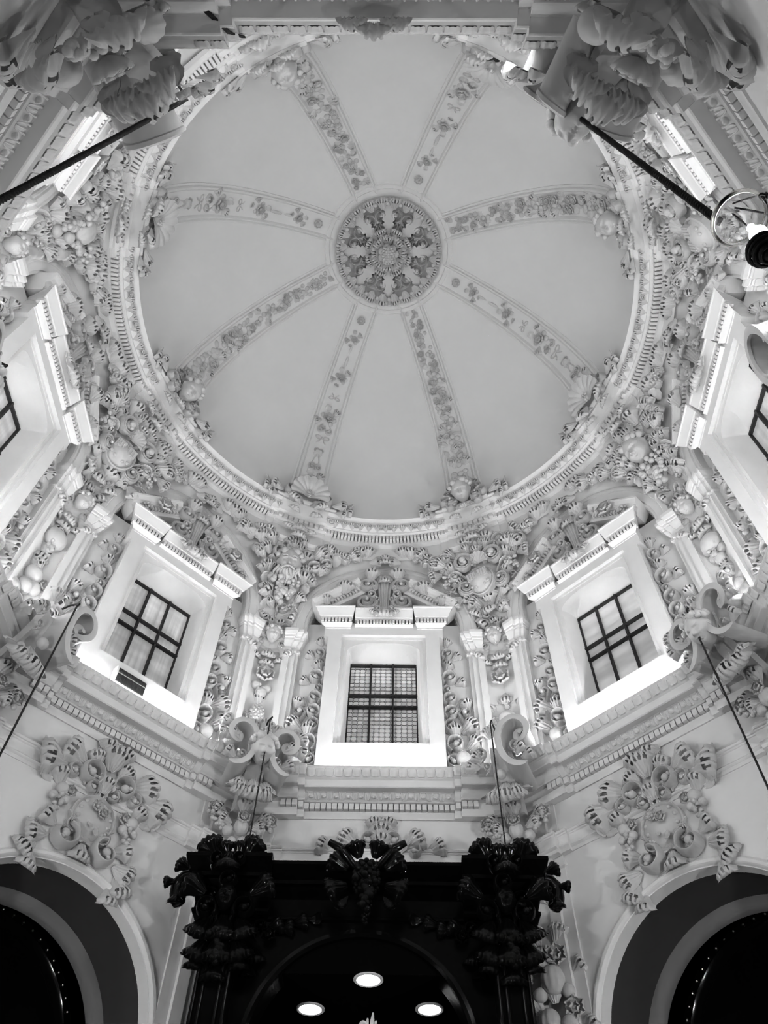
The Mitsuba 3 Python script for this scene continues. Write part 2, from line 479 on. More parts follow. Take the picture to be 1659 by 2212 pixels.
# lower pilasters
def plan2(o, a0=4.50):
    c = a0 + 0.0 - o
    return np.array([(1.36 - o, 4.75), (1.36 - o, a0 + .02 - o), (1.50 - o, a0 + .02 - o), (1.50 - o, a0 - .03 - o), (1.64, a0 - .03 - o), (1.65, a0 - o), (c * t8, c), (4.75 * t8, 4.75)])
def low_pil():
    lv = [(0, -9.4), (0, -2.52), (0.03, -2.50), (0.03, -2.46), (0.0, -2.44), (0.0, -2.36)]
    lv2 = [(0, -2.10), (0, -1.62)]
    out = []
    for L in (lv, lv2):
        m = loft([np.column_stack([plan2(o), np.full(8, z)]) for o, z in L])
        m2 = mirror(m); m2.apply_transform(trimesh.transformations.rotation_matrix(-PI / 4, [0, 0, 1]))
        out += [m, m2]
    m = cat(*out)
    m.apply_transform(trimesh.transformations.rotation_matrix(PI / 8, [0, 0, 1]))
    return m
lpm = shape(low_pil(), PL, False)
CORNERS = {0: 'far left', 7: 'far right', 1: 'left', 6: 'right', 2: 'near left side', 5: 'near right side', 3: 'near left', 4: 'near right'}
WHERE = {0: 'left of the central leaded window', 7: 'right of the central leaded window', 1: 'left of the heater window', 6: 'right of the far right window',
         2: 'at the left edge', 5: 'beside the glowing glass lamp', 3: 'at the dark top left corner', 4: 'at the dark top right corner'}
PILS = {}
for j in range(8):
    p = thing('corner_pilaster', f'white folded pilaster with stepped capital {WHERE[j]}', 'pilaster')
    PILS[j] = p
    put(p + '__shaft', shm, M=C(j)); put(p + '__capital', cpm, M=C(j))
for j in (0, 7, 1, 6):
    p = thing('wall_pilaster', f'plain lower pilaster below the cornice {WHERE[j]}', 'pilaster')
    put(p + '__shaft', lpm, M=C(j))

# floor and the rest of the shell
struct('floor'); put('floor', mesh([(-12, -12, -9.46), (12, -12, -9.46), (12, 12, -9.46), (-12, 12, -9.46)], [(0, 1, 2, 3)]), FLOOR, False)
# near-black colour for unlit chapels; the four out of view added to cut bounce
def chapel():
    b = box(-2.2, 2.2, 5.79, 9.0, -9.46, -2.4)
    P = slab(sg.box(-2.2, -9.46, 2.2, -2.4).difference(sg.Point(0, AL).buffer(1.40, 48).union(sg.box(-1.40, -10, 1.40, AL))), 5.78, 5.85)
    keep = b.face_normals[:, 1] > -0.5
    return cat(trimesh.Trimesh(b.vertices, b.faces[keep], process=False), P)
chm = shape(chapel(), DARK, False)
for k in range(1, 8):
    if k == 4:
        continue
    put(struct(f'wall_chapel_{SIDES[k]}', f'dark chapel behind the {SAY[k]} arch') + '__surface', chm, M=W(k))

# ------------------------------------------------------------------ lights on the ledge behind the cornice lip
def tube_light():
    return tube([(-0.88, 4.36, -1.0), (0.88, 4.36, -1.0)], 0.022, 10)
tl = shape(tube_light(), IRON, True)
for k in range(8):
    n = thing('ledge_tube_light', f'white tube light on the ledge below the {SAY[k]} window', 'light')
    e = put(n + '__tube', tl, M=W(k))
    scene[e]['emitter'] = {'type': 'area', 'radiance': {'type': 'rgb', 'value': LEDGE}}
    del scene[e]['bsdf']; scene[e]['bsdf'] = {'type': 'diffuse', 'reflectance': {'type': 'rgb', 'value': 0.8}}
    fx = cat(box(-0.94, 0.94, 4.33, 4.39, -1.075, -1.03), box(-0.93, -0.89, 4.34, 4.38, -1.03, -0.98), box(0.89, 0.93, 4.34, 4.38, -1.03, -0.98))
    put(n + '__batten', shape(fx, PL, False), M=W(k))

ct = shape(tube([(-0.13, 4.80, -0.92), (0.13, 4.80, -0.92)], 0.022, 10), IRON, True)
cf = shape(cat(box(-0.18, 0.18, 4.77, 4.83, -0.98, -0.945), box(-0.18, -0.14, 4.78, 4.82, -0.95, -0.90), box(0.14, 0.18, 4.78, 4.82, -0.95, -0.90)), PL, False)
for j in range(8):
    n = thing('corner_tube_light', f'short white tube light behind the cornice console {WHERE[j]}', 'light')
    e = put(n + '__tube', ct, M=C(j))
    scene[e]['bsdf'] = {'type': 'diffuse', 'reflectance': {'type': 'rgb', 'value': 0.8}}
    scene[e]['emitter'] = {'type': 'area', 'radiance': {'type': 'rgb', 'value': LEDGE * 1.4}}
    put(n + '__batten', cf, M=C(j))

# ================================================================== ornament pieces
# local frame of a piece: x right, y up along the surface, z out of it, about one unit tall
def leaf_mesh(n=20, m=9, lobes=4, width=0.62, bend=1.5, start=0.15, cup=0.12, fold=0.10, thick=0.045, power=1.6, notch=0.42, tip=0.10):
    us = np.linspace(0, 1, n); vs = np.linspace(-1, 1, m)
    th = start + bend * us ** power
    ds = 1.0 / (n - 1)
    y = np.concatenate([[0], np.cumsum(np.cos((th[1:] + th[:-1]) / 2)) * ds])
    z = np.concatenate([[0], np.cumsum(np.sin((th[1:] + th[:-1]) / 2)) * ds])
    env = np.minimum(1, 0.32 + 2.2 * us) * (1 - us ** 3.2) ** 0.55 + tip * us
    ph = us * lobes
    h = width / 2 * env * (1 - notch + notch * np.abs(np.sin(PI * ph)) ** 0.6)
    top, bot = [], []
    for i in range(n):
        tn = np.array([0, math.cos(th[i]), math.sin(th[i])]); nn = np.array([0, -math.sin(th[i]), math.cos(th[i])])
        ra, rb_ = [], []
        for v in vs:
            a = abs(v)
            up = cup * width * (a ** 2 - 0.3 * a ** 4) - fold * width * math.exp(-(v / 0.20) ** 2) + 0.035 * a * math.sin(PI * ph[i]) ** 2 * (1 if a < 1 else 0.3)
            up += 0.03 * math.cos(v * 3 * PI) * (1 - a)
            p = np.array([v * h[i], y[i], z[i]]) + tn * (0.10 * a ** 1.5 * (1 - us[i])) + nn * up
            ra.append(p); rb_.append(p - nn * thick * (1 - 0.5 * a))
        top.append(ra); bot.append(rb_)
    top, bot = np.array(top), np.array(bot)
    P = np.concatenate([top, bot[:, ::-1]], axis=1)      # closed cross sections
    m_ = grid(P, False, True)
    k = P.shape[1]
    caps = []
    for r in (0, n - 1):
        for j in range(k // 2 - 1):
            caps.append((r * k + j, r * k + j + 1, r * k + k - 2 - j, r * k + k - 1 - j))
    c = mesh(P.reshape(-1, 3), caps)
    return trimesh.Trimesh(m_.vertices, np.vstack([m_.faces, c.faces]), process=False)
def pod(n=22, m=29, width=1.0, height=0.34, slits=(-0.60, -0.24, 0.24, 0.60), u0=0.36, u1=0.62, over=0.22, point=0.25):
    """hollow acanthus tip: a bulging leaf that curls back to the wall, cut by drilled slits between its fingers"""
    us = np.linspace(0, 1, n); vs = np.linspace(-1, 1, m)
    # spine: rises from the wall, bulges and rolls over at the tip
    ctrl = np.array([(0, 0.02), (0.22, 0.10), (0.45, 0.22), (0.66, height), (0.86, height * 1.02), (0.98, height * 0.72), (1.0, height * 0.35), (0.97 - over, 0.0)])
    tt = np.linspace(0, 1, len(ctrl))
    Y = np.interp(us, tt, ctrl[:, 0]); Z = np.interp(us, tt, ctrl[:, 1])
    ker = np.array([1, 2, 1]) / 4
    for _ in range(3):
        Y[1:-1] = np.convolve(Y, ker, 'same')[1:-1]; Z[1:-1] = np.convolve(Z, ker, 'same')[1:-1]
    P = np.zeros((n, m, 3))
    k = len(slits) + 1
    edges = [-1.0] + list(slits) + [1.0]
    for i, u in enumerate(us):
        h = width / 2 * (0.22 + 0.78 * math.sin(PI / 2 * min(1, u / 0.62)) ** 1.2) * (1 - 0.10 * max(0, u - .85) / .15)
        h *= 1 - 0.14 * (0.5 + 0.5 * math.cos(6.5 * PI * u)) * (u > .15)
        for j, v in enumerate(vs):
            f = max(0, min(1, (u - 0.30) / 0.5))
            seg = 0.0
            for a, b in zip(edges[:-1], edges[1:]):
                if a <= v <= b:
                    seg = math.sin(PI * (v - a) / (b - a))
            bump = (0.035 + 0.05 * f) * (seg - 0.5)
            cs = (1 - abs(v) ** 2.4)
            z = Z[i] * (0.12 + 0.88 * cs) + bump * (0.3 + 0.7 * cs)
            y = Y[i] + 0.10 * f * seg * (1 - .5 * abs(v)) - 0.22 * f * abs(v) ** 2 * point * 4 * u
            P[i, j] = (v * h, y, z)
    fs = []
    idx = lambda i, j: i * m + j
    for i in range(n - 1):
        u = (us[i] + us[i + 1]) / 2
        for j in range(m - 1):
            v = (vs[j] + vs[j + 1]) / 2
            cut = False
            for c in slits:
                w = 0
                if u0 < u < u1:
                    t = (u - u0) / (u1 - u0)
                    w = 0.105 if t < 0.45 else 0.06
                if abs(v - c * (0.75 + 0.25 * u)) < w:
                    cut = True
            if not cut:
                fs.append((idx(i, j), idx(i, j + 1), idx(i + 1, j + 1), idx(i + 1, j)))
    return mesh(P.reshape(-1, 3) * [1.12, 0.84, 1.15], fs)
def band(path, w, h, prof=None):
    """moulded strap along a plane path; w, h widths and heights along it"""
    path = np.asarray(path, float)
    t = np.gradient(path, axis=0); t /= np.linalg.norm(t, axis=1, keepdims=True) + 1e-12
    nrm = np.stack([-t[:, 1], t[:, 0]], 1)
    prof = prof or [(-.5, -0.2), (-.5, .55), (-.36, .95), (-.16, .70), (.16, .70), (.36, .95), (.5, .55), (.5, -0.2)]
    P = np.array([[(p[0] + q[0] * a * wi, p[1] + q[1] * a * wi, b * hi) for a, b in prof] for p, q, wi, hi in zip(path, nrm, w, h)])
    m = grid(P, False, True)
    k = len(prof)
    v = np.vstack([m.vertices, P[0].mean(0), P[-1].mean(0)]); c = len(m.vertices); L = (len(path) - 1) * k
    f = [(c, (i + 1) % k, i) for i in range(k)] + [(c + 1, L + i, L + (i + 1) % k) for i in range(k)]
    return trimesh.Trimesh(v, np.vstack([m.faces, f]), process=False)
def spiral(turns=1.35, r0=0.30, stem=0.7, w0=0.12, grow=0.16, n=44, h=0.16, lean=0.0):
    """a stem that rises and curls to the right into a volute with a rising eye"""
    pts, ws, hs = [], [], []
    k = 10
    for i in range(k):
        u = i / k
        pts.append((-r0 + lean * (1 - u) + 0.10 * math.sin(PI * u), -stem + stem * u)); ws.append(w0 * (0.7 + 0.3 * u)); hs.append(h * (0.6 + 0.4 * u))
    for i in range(n):
        u = i / (n - 1)
        a = PI - u * turns * 2 * PI
        r = r0 * (1 - 0.80 * u ** 0.9)
        pts.append((r * math.cos(a), r * math.sin(a))); ws.append(w0 * (1 - 0.55 * u)); hs.append(h * (1 + grow * 4 * u))
    m = band(pts, ws, hs)
    b = trimesh.creation.icosphere(1, 0.075); b.apply_translation((pts[-1][0], pts[-1][1], h * 1.3))
    return cat(m, b)
def hook(n=34, r0=0.40, turns=1.02):
    """rinceau curl: a leaf rolled to a hollow scroll round a bud, with lobes on its back"""
    rows = []
    for i in range(n):
        u = i / (n - 1)
        a = PI * 1.35 - u * turns * 2 * PI
        r = r0 * (1 - 0.52 * u ** 1.1)
        hgt = 0.10 + 0.24 * math.sin(PI * min(1, 0.15 + 0.8 * u)) ** 0.8
        wv = 0.035 * abs(math.sin(5.5 * PI * u)) * (1 - u)
        c, s_ = math.cos(a), math.sin(a)
        th = 0.055 * (1 - .4 * u)
        rows.append([((r + d) * c, (r + d) * s_, z) for d, z in ((0.06 + wv, -0.05), (0.05 + wv, 0.45 * hgt), (0.0 + wv, 0.92 * hgt), (-0.5 * th, hgt), (-th, 0.93 * hgt), (-th - 0.02, 0.5 * hgt), (-th - 0.01, -0.05))])
    m = grid(np.array(rows))
    t = np.linspace(0, 1, 10)
    tail = band(np.stack([-0.30 - 0.05 * np.sin(PI * t) + 0.02 + 0.12 * t, -0.30 - 0.42 * t], 1), 0.15 * (1 - .5 * t), 0.12 * (1 - .6 * t) + .02)
    e = trimesh.creation.icosphere(2, 0.13); e.apply_translation((0.02, 0.0, 0.16))
    e2 = trimesh.creation.icosphere(1, 0.075); e2.apply_translation((0.13, 0.10, 0.20))
    return cat(m, tail, e, e2)
def ball(sub=2, sx=1, sy=1, sz=1, dimple=0.0, ribs=0, amp=0.0):
    m = trimesh.creation.icosphere(sub, 0.5)
    v = np.array(m.vertices)
    if dimple:
        d = np.linalg.norm(v - [0, -0.12, 0.48], axis=1)
        v *= (1 - dimple * np.exp(-(d / .14) ** 2))[:, None]
    if ribs:
        a = np.arctan2(v[:, 0], v[:, 2])
        v[:, [0, 2]] *= (1 - amp + amp * np.abs(np.cos(a * ribs / 2)))[:, None]
    return trimesh.Trimesh(v * [sx, sy, sz], m.faces, process=False)
def grapes(n=22, seed=1):
    rng = random.Random(seed); out = []
    for i in range(n):
        t = i / n
        w = 0.26 * (1 - t) ** 0.7 + 0.03
        s = trimesh.creation.icosphere(1, 0.5 * rng.uniform(0.17, 0.23))
        s.apply_translation((rng.uniform(-w, w), 0.45 - 0.95 * t + rng.uniform(-.04, .04), 0.12 + 0.16 * rng.random() + 0.1 * (1 - t)))
        out.append(s)
    return cat(*out)
def flower(n=6, layers=2, open_=0.9, seed=0):
    out = []
    for L in range(layers):
        for i in range(n):
            p = leaf_mesh(9, 7, 1, 1.05, 1.1 - 0.35 * L, 0.2 + 0.55 * L, 0.30, 0.04, 0.07, 1.4, 0.0, 0.30)
            p.apply_scale(0.52 - 0.17 * L)
            p.apply_translation((0, 0.03, 0.05 + 0.06 * L))
            p.apply_transform(trimesh.transformations.rotation_matrix(2 * PI * (i + .5 * L) / n, [0, 0, 1])); out.append(p)
    c = trimesh.creation.icosphere(2, 0.13); c.apply_translation((0, 0, 0.16)); out.append(c)
    return cat(*out)
def shell_mesh(ribs=9, n=11):
    P = []
    m = ribs * 6 + 1
    for i in range(n):
        u = i / (n - 1)
        row = []
        for j in range(m):
            a = (j / (m - 1) - 0.5) * PI * 1.15
            rr = u * (0.92 + 0.06 * abs(math.sin(PI * ribs * j / (m - 1))))
            zz = 0.28 * math.sin(PI * min(u, .98) * 0.8) + 0.07 * u * abs(math.sin(PI * ribs * j / (m - 1))) + 0.18 * u ** 3
            row.append((rr * math.sin(a), rr * math.cos(a), zz))
        P.append(row)
    P = np.array(P)
    b = P.copy(); b[:, :, 2] -= 0.07
    m1 = grid(P); m2 = grid(b[:, ::-1])
    rim = grid(np.stack([P[-1], b[-1]]))
    e1 = grid(np.stack([P[:, 0], b[:, 0]])); e2 = grid(np.stack([b[:, -1], P[:, -1]]))
    return cat(m1, m2, rim, e1, e2)
def head_mesh(beard=False):
    m = trimesh.creation.icosphere(4, 1.0)
    v = np.array(m.vertices)
    x, y, z = v.T
    jaw = np.clip(-y, 0, 1)
    q = np.stack([x * (0.37 - 0.10 * jaw ** 2), y * 0.50, z * 0.40], 1)
    f = z > -0.1
    X, Y = q[:, 0], q[:, 1]
    g = lambda cx, cy_, sx, sy: np.exp(-((X - cx) / sx) ** 2 - ((Y - cy_) / sy) ** 2)
    d = 0.13 * np.exp(-(X / 0.045) ** 2) * np.where(Y > -0.09, np.exp(-((Y + 0.09) / 0.14) ** 2), np.exp(-((Y + 0.09) / 0.03) ** 2))
    d += 0.035 * g(0.05, -0.10, 0.03, 0.03) + 0.035 * g(-0.05, -0.10, 0.03, 0.03)
    for s in (-1, 1):
        d += -0.075 * g(s * 0.135, 0.055, 0.075, 0.05) + 0.045 * g(s * 0.135, 0.045, 0.045, 0.028)
        d += 0.03 * g(s * 0.14, 0.135, 0.09, 0.03) + 0.05 * g(s * 0.20, -0.11, 0.09, 0.09)
    d += 0.045 * g(0, -0.195, 0.085, 0.022) + 0.042 * g(0, -0.255, 0.065, 0.022) - 0.045 * g(0, -0.225, 0.09, 0.012) - 0.03 * g(0, -0.30, 0.08, 0.02) + 0.06 * g(0, -0.37, 0.08, 0.06)
    q[:, 2] += d * np.clip(z + 0.1, 0, 1) ** 0.5 * f
    ear = np.exp(-((Y - 0.0) / 0.09) ** 2) * np.exp(-((z - 0.0) / 0.16) ** 2)
    q[:, 0] += np.sign(X) * 0.05 * ear
    return trimesh.Trimesh(q, m.faces, process=False)
def hair_mesh(seed=3, n=30):
    rng = random.Random(seed); out = []
    for i in range(n):
        a = rng.uniform(-1.25, 1.25); b = rng.uniform(0.0, 1.0)
        r = trimesh.creation.icosphere(1, rng.uniform(0.075, 0.12))
        # a cap of curls over the top and the sides of the head
        px = 0.40 * math.sin(a); py = 0.06 + 0.45 * math.cos(a) * (0.75 + 0.25 * b); pz = 0.20 - 0.42 * b
        r.apply_translation((px, py, pz)); out.append(r)
    return cat(*out)
def beard_mesh():
    out = []
    for i in range(9):
        x = (i - 4) * 0.075
        L = 0.55 - 0.9 * abs(x)
        pts = [(x * (1 + .35 * t) + 0.03 * math.sin(7 * t + i), -0.22 - abs(x) * -0.25 - L * t, 0.36 - 0.25 * abs(x) - 0.12 * t) for t in np.linspace(0, 1, 9)]
        out.append(tube(pts, np.array([0.035, 0.055, 0.06, 0.058, 0.055, 0.05, 0.042, 0.03, 0.01]), 6))
    for s in (-1, 1):
        out.append(tube([(0, -0.155, 0.47), (s * 0.08, -0.175, 0.46), (s * 0.17, -0.22, 0.42), (s * 0.25, -0.30, 0.36)], [0.03, 0.04, 0.032, 0.01], 6))
        out.append(tube([(s * 0.05, 0.13, 0.45), (s * 0.14, 0.16, 0.43), (s * 0.24, 0.12, 0.36)], [0.02, 0.032, 0.012], 6))
    return cat(*out)
def oval_plate(rx=0.42, ry=0.5, rise=0.20, rings=9, n=36, rim=True):
    P = []
    for i in range(rings):
        u = i / (rings - 1)
        row = [(rx * u * math.cos(t) * (1 - 0.12 * max(0, -math.sin(t)) * u), ry * u * math.sin(t), 0.10 + rise * (1 - u * u)) for t in np.arange(n) * 2 * PI / n]
        P.append(row)
    for k_, (s, zz) in enumerate(((1.03, 0.13), (1.09, 0.16), (1.15, 0.13), (1.17, -0.05))):
        P.append([(rx * s * math.cos(t) * (1 - 0.12 * max(0, -math.sin(t))), ry * s * math.sin(t), zz) for t in np.arange(n) * 2 * PI / n])
    return grid(np.array(P), False, True)
def cone_fruit():
    """pine cone: rows of scales"""
    out = [ball(2, 0.62, 0.95, 0.6)]
    for r in range(7):
        y = 0.36 - r * 0.12
        rad = 0.30 * math.sqrt(max(0.05, 1 - (y / 0.5) ** 2))
        for i in range(9):
            a = 2 * PI * (i + .5 * (r % 2)) / 9
            if math.cos(a) < -0.2:
                continue
            s = trimesh.creation.icosphere(1, 0.075); s.apply_translation((rad * math.sin(a), y, rad * math.cos(a))); out.append(s)
    return cat(*out)
def bow_mesh():
    out = []
    for s in (-1, 1):
        t = np.linspace(0, 2 * PI, 28)
        out.append(band(np.stack([s * (0.26 + 0.22 * -np.cos(t)), 0.13 * np.sin(t) + 0.16 * (0.26 - 0.22 * np.cos(t))], 1), np.full(28, 0.07), np.full(28, 0.09)))
        t = np.linspace(0, 1, 16)
        out.append(band(np.stack([s * (0.03 + 0.28 * t), -0.42 * t + 0.05 * np.sin(9 * t)], 1), 0.08 * (1 - 0.2 * t), np.full(16, 0.07)))
    b = trimesh.creation.icosphere(1, 0.09); b.apply_translation((0, 0, 0.08)); out.append(b)
    return cat(*out)

LIBM = {
    'leaf': (leaf_mesh(n=22, m=11, bend=2.5, power=2.4, start=0.12, cup=-0.20, fold=0.09, width=0.78, lobes=4, notch=0.5), True),
    'curl': (pod(), 50), 'knob': (pod(17, 21, 1.02, 0.44, (-0.5, 0.0, 0.5), 0.36, 0.60, 0.34, 0.1), 50),
    'curl_solid': (pod(20, 21, slits=(-0.6, -0.24, 0.24, 0.6), u0=2, u1=3), 50), 'knob_solid': (pod(16, 17, 1.02, 0.44, (-0.5, 0.0, 0.5), 2, 3, 0.34, 0.1), 50),
    'tip': (leaf_mesh(n=16, m=9, bend=2.9, start=0.45, width=0.95, lobes=3, power=1.8, cup=-0.24, fold=0.08, notch=0.45), True),
    'small': (leaf_mesh(n=11, m=7, bend=1.7, lobes=3, width=0.8, power=2.0, cup=-0.18, notch=0.45), True), 'feather': (leaf_mesh(n=16, m=7, lobes=6, width=0.4, bend=0.9, power=2.0, cup=-0.15), True),
    'scroll': (spiral(), 40), 'volute': (spiral(1.8, 0.36, 0.25, 0.15, 0.12, 56, 0.2), 40), 'stem': (spiral(1.0, 0.2, 1.4, 0.09, 0.1, 34, 0.12, 0.25), 40),
    'hook': (hook(), 40), 'fruit': (ball(2, 1, 1, 0.9, 0.12), True), 'pear': (ball(2, 0.75, 1.1, 0.75), True), 'melon': (ball(3, 1.0, 1.15, 0.85, 0, 10, 0.10), True),
    'grapes': (grapes(), True), 'berries': (grapes(13, 7), True), 'rose': (flower(6, 2), True), 'daisy': (flower(8, 1), True), 'shell': (shell_mesh(), 40),
    'head': (head_mesh(), True), 'hair': (hair_mesh(), True), 'beard': (beard_mesh(), True), 'plate': (oval_plate(), 35), 'cone': (cone_fruit(), True), 'bow': (bow_mesh(), 40)}
LIB = {}
def lib(e, bsdf=None, flip=False):
    if bsdf == WOOD and e in ('curl', 'knob'):
        e += '_solid'
    key = (e, bsdf or ST, flip)
    if key not in LIB:
        m, s = LIBM[e]
        LIB[key] = shape(mirror(m) if flip else m, bsdf or ST, s)
    return LIB[key]
PARTNAME = {'leaf': 'acanthus_leaf', 'curl': 'curled_leaf', 'knob': 'leaf_knob', 'tip': 'leaf_tip', 'small': 'small_leaf', 'feather': 'long_leaf', 'scroll': 'scroll', 'volute': 'volute', 'stem': 'scroll_stem', 'hook': 'leaf_scroll',
            'fruit': 'fruit', 'pear': 'pear', 'melon': 'melon', 'grapes': 'grape_bunch', 'berries': 'berry_bunch', 'rose': 'rose', 'daisy': 'flower', 'shell': 'shell', 'head': 'head', 'hair': 'hair', 'beard': 'beard',
            'plate': 'shield', 'cone': 'pine_cone', 'bow': 'ribbon_bow'}
def F(A):
    """ornament plane standing at apothem A of the far wall"""
    return T([[1, 0, 0, 0], [0, 0, -1, A], [0, 1, 0, 0], [0, 0, 0, 1]])
def orn(parent, M, spec, bsdf=None, sym=False):
    """spec rows: (piece, x, y, turn, size, [z], [tilt], [flip], [squash]); sym adds the mirror image of rows with x != 0"""
    for row in spec:
        e, x, y, a, s = row[:5]
        z = row[5] if len(row) > 5 else 0.0
        tilt = row[6] if len(row) > 6 else 0.0
        fl = row[7] if len(row) > 7 else False
        sq = row[8] if len(row) > 8 else (1, 1, 1)
        todo = [(x, a, fl)] + ([(-x, -a, not fl)] if sym and abs(x) > 1e-6 else [])
        for xx, aa, ff in todo:
            m = M @ T().translate([xx, y, z]) @ T().rotate([0, 0, 1], aa) @ T().rotate([1, 0, 0], tilt) @ T().scale([s * sq[0], s * sq[1], s * sq[2]])
            put(parent + '__' + PARTNAME[e], lib(e, bsdf, ff), M=m)

# ================================================================== compositions
def sector(prof, half, n=13):
    """profile [(r, z)] turned about z over +-half radians around azimuth 90, with end caps"""
    az = PI / 2 + np.linspace(-half, half, n)
    P = np.array([[(r * math.cos(a), r * math.sin(a), z) for r, z in prof] for a in az])
    m = grid(P, False, True)
    cv, cf = trimesh.creation.triangulate_polygon(sg.Polygon(prof), engine='earcut')
    key = {tuple(np.round(p, 6)): i for i, p in enumerate(np.array(prof))}
    idx = np.array([key[tuple(np.round(p, 6))] for p in cv])[cf]
    return cat(m, trimesh.Trimesh(P[0], idx, process=False), trimesh.Trimesh(P[-1], idx, process=False))
def on_surface(S, x, z, h=0.01):
    P = np.array(S(x, z)); X = np.array(S(x + h, z)) - P; Y = np.array(S(x, z + h)) - P
    X /= np.linalg.norm(X); N = np.cross(X, Y); N /= np.linalg.norm(N); Y = np.cross(N, X)
    m = np.eye(4); m[:3, 0], m[:3, 1], m[:3, 2], m[:3, 3] = X, Y, N, P
    return T(m)
def orn_s(parent, M, S, spec, bsdf=None, sym=False):
    for row in spec:
        e, x, y, a, s = row[:5]
        rest = list(row[5:])
        for sx in ((1, -1) if sym and abs(x) > 1e-6 else (1,)):
            xx, aa = (x, a) if sx == 1 else (-x, -a)
            r = rest + [0.0, 0.0, False][len(rest):] if len(rest) < 3 else list(rest)
            if sx == -1:
                r[2] = not r[2]
            orn(parent, M @ on_surface(S, xx, y), [(e, 0, 0, aa, s, *r)], bsdf)

# ---------------- window cornices with broken pediments
def wprof():
    return [(4.82, 2.10), (4.545, 2.10), (4.545, 2.125), (4.520, 2.135), (4.480, 2.165), (4.470, 2.178), (4.545, 2.180), (4.545, 2.268), (4.462, 2.272), (4.457, 2.300), (4.440, 2.312), (4.425, 2.35), (4.395, 2.41), (4.375, 2.45), (4.356, 2.458), (4.356, 2.485), (4.82, 2.485)]
def ret(prof, x, s):
    """returned end: the profile also steps sideways"""
    return np.array([s * (x - (min(a, 4.56) - 4.356)) for a, z in prof])
def extr_ends(prof, xa, xb):
    prof = np.array(prof, float); n = len(prof)
    P = np.stack([np.stack([np.broadcast_to(x, n), prof[:, 0], prof[:, 1]], 1) for x in (xa, xb)])
    side = grid(P, False, True)
    cv, cf = trimesh.creation.triangulate_polygon(sg.Polygon(prof), engine='earcut')
    key = {tuple(np.round(p, 7)): i for i, p in enumerate(prof)}
    idx = np.array([key[tuple(np.round(p, 7))] for p in cv])[cf]
    return cat(side, trimesh.Trimesh(P[0], idx, process=False), trimesh.Trimesh(P[1], idx, process=False))
def back(prof, d):
    return [(a + d if a < 4.7 else a, z) for a, z in prof]
def win_cornice():
    p = wprof()
    q = back(p, 0.045)
    out = [extr_ends(q, -0.5, 0.5)]
    for s in (1, -1):
        inner = np.array([s * (0.4976 + (min(a, 4.56) - 4.356) * 0.35) for a, z in p])
        out.append(extr_ends(p, inner, ret(p, 1.193, s)))
    return cat(*out)
def dent_row():
    out = []
    for i in range(-8, 9):
        out.append(box(i * 0.056 - 0.019, i * 0.056 + 0.019, 4.495, 4.60, 2.186, 2.264))
    for s in (1, -1):
        for i in range(9):
            x = s * (0.585 + i * 0.058)
            out.append(box(x - 0.019, x + 0.019, 4.450, 4.55, 2.186, 2.264))
    return cat(*out)
def rake(s):
    """one raking half of the broken pediment"""
    a, b = np.array([1.13, 2.50]), np.array([0.34, 3.10])
    d = b - a; L = np.linalg.norm(d); d /= L; n = np.array([d[1], -d[0]]); n = n if n[1] > 0 else -n
    # cross section (out of the wall, across the slope)
    sec = [(4.80, -0.02), (4.56, -0.02), (4.55, 0.02), (4.535, 0.03), (4.535, 0.10), (4.47, 0.105), (4.46, 0.135), (4.43, 0.15), (4.40, 0.20), (4.385, 0.21), (4.385, 0.24), (4.80, 0.24)]
    P = []
    for t in (0.0, L):
        P.append([(s * (a + d * t + n * h)[0], A_, (a + d * t + n * h)[1]) for A_, h in sec])
    m = grid(np.array(P), False, True)
    cv, cf = trimesh.creation.triangulate_polygon(sg.Polygon(sec), engine='earcut')
    key = {tuple(np.round(p, 6)): i for i, p in enumerate(np.array(sec))}
    idx = np.array([key[tuple(np.round(p, 6))] for p in cv])[cf]
    out = [m, trimesh.Trimesh(np.array(P[0]), idx, process=False), trimesh.Trimesh(np.array(P[1]), idx, process=False)]
    # the triangle of wall under the slope
    return cat(*out)
def rake_dents(s):
    a, b = np.array([1.13, 2.50]), np.array([0.34, 3.10])
    d = b - a; L = np.linalg.norm(d); d /= L; n = np.array([d[1], -d[0]]); n = n if n[1] > 0 else -n
    out = []
    for i in range(13):
        c = a + d * (0.12 + i * 0.063) + n * 0.065
        m = trimesh.creation.box((0.036, 0.06, 0.066))
        m.apply_transform(trimesh.transformations.rotation_matrix(-math.atan2(d[1], d[0]), [0, 1, 0]))
        m.apply_translation((c[0], 4.515, c[1]))
        out.append(m)
    m = cat(*out)
    return m if s > 0 else mirror(m)
def ped_core():
    """fluted pier between the two halves"""
    out = []
    P = []
    for z, w, d in ((2.48, .13, .10), (2.62, .10, .12), (2.80, .10, .13), (3.05, .12, .16), (3.30, .16, .20), (3.45, .20, .22), (3.50, .20, .20)):
        row = []
        for j in np.linspace(-1, 1, 25):
            row.append((j * w, 4.75 - d - 0.03 * abs(math.cos(j * PI * 2.5)) - 0.03 * (1 - j * j), z))
        P.append([(-w, 4.80, z)] + row + [(w, 4.80, z)])
    return grid(np.array(P))
s_wc, s_dr = shape(win_cornice(), PL, 20), shape(dent_row(), PL, False)
s_rk = {s: (shape(rake(s), PL, 20), shape(rake_dents(s), PL, False)) for s in (1, -1)}
s_core = shape(ped_core(), ST, 40)
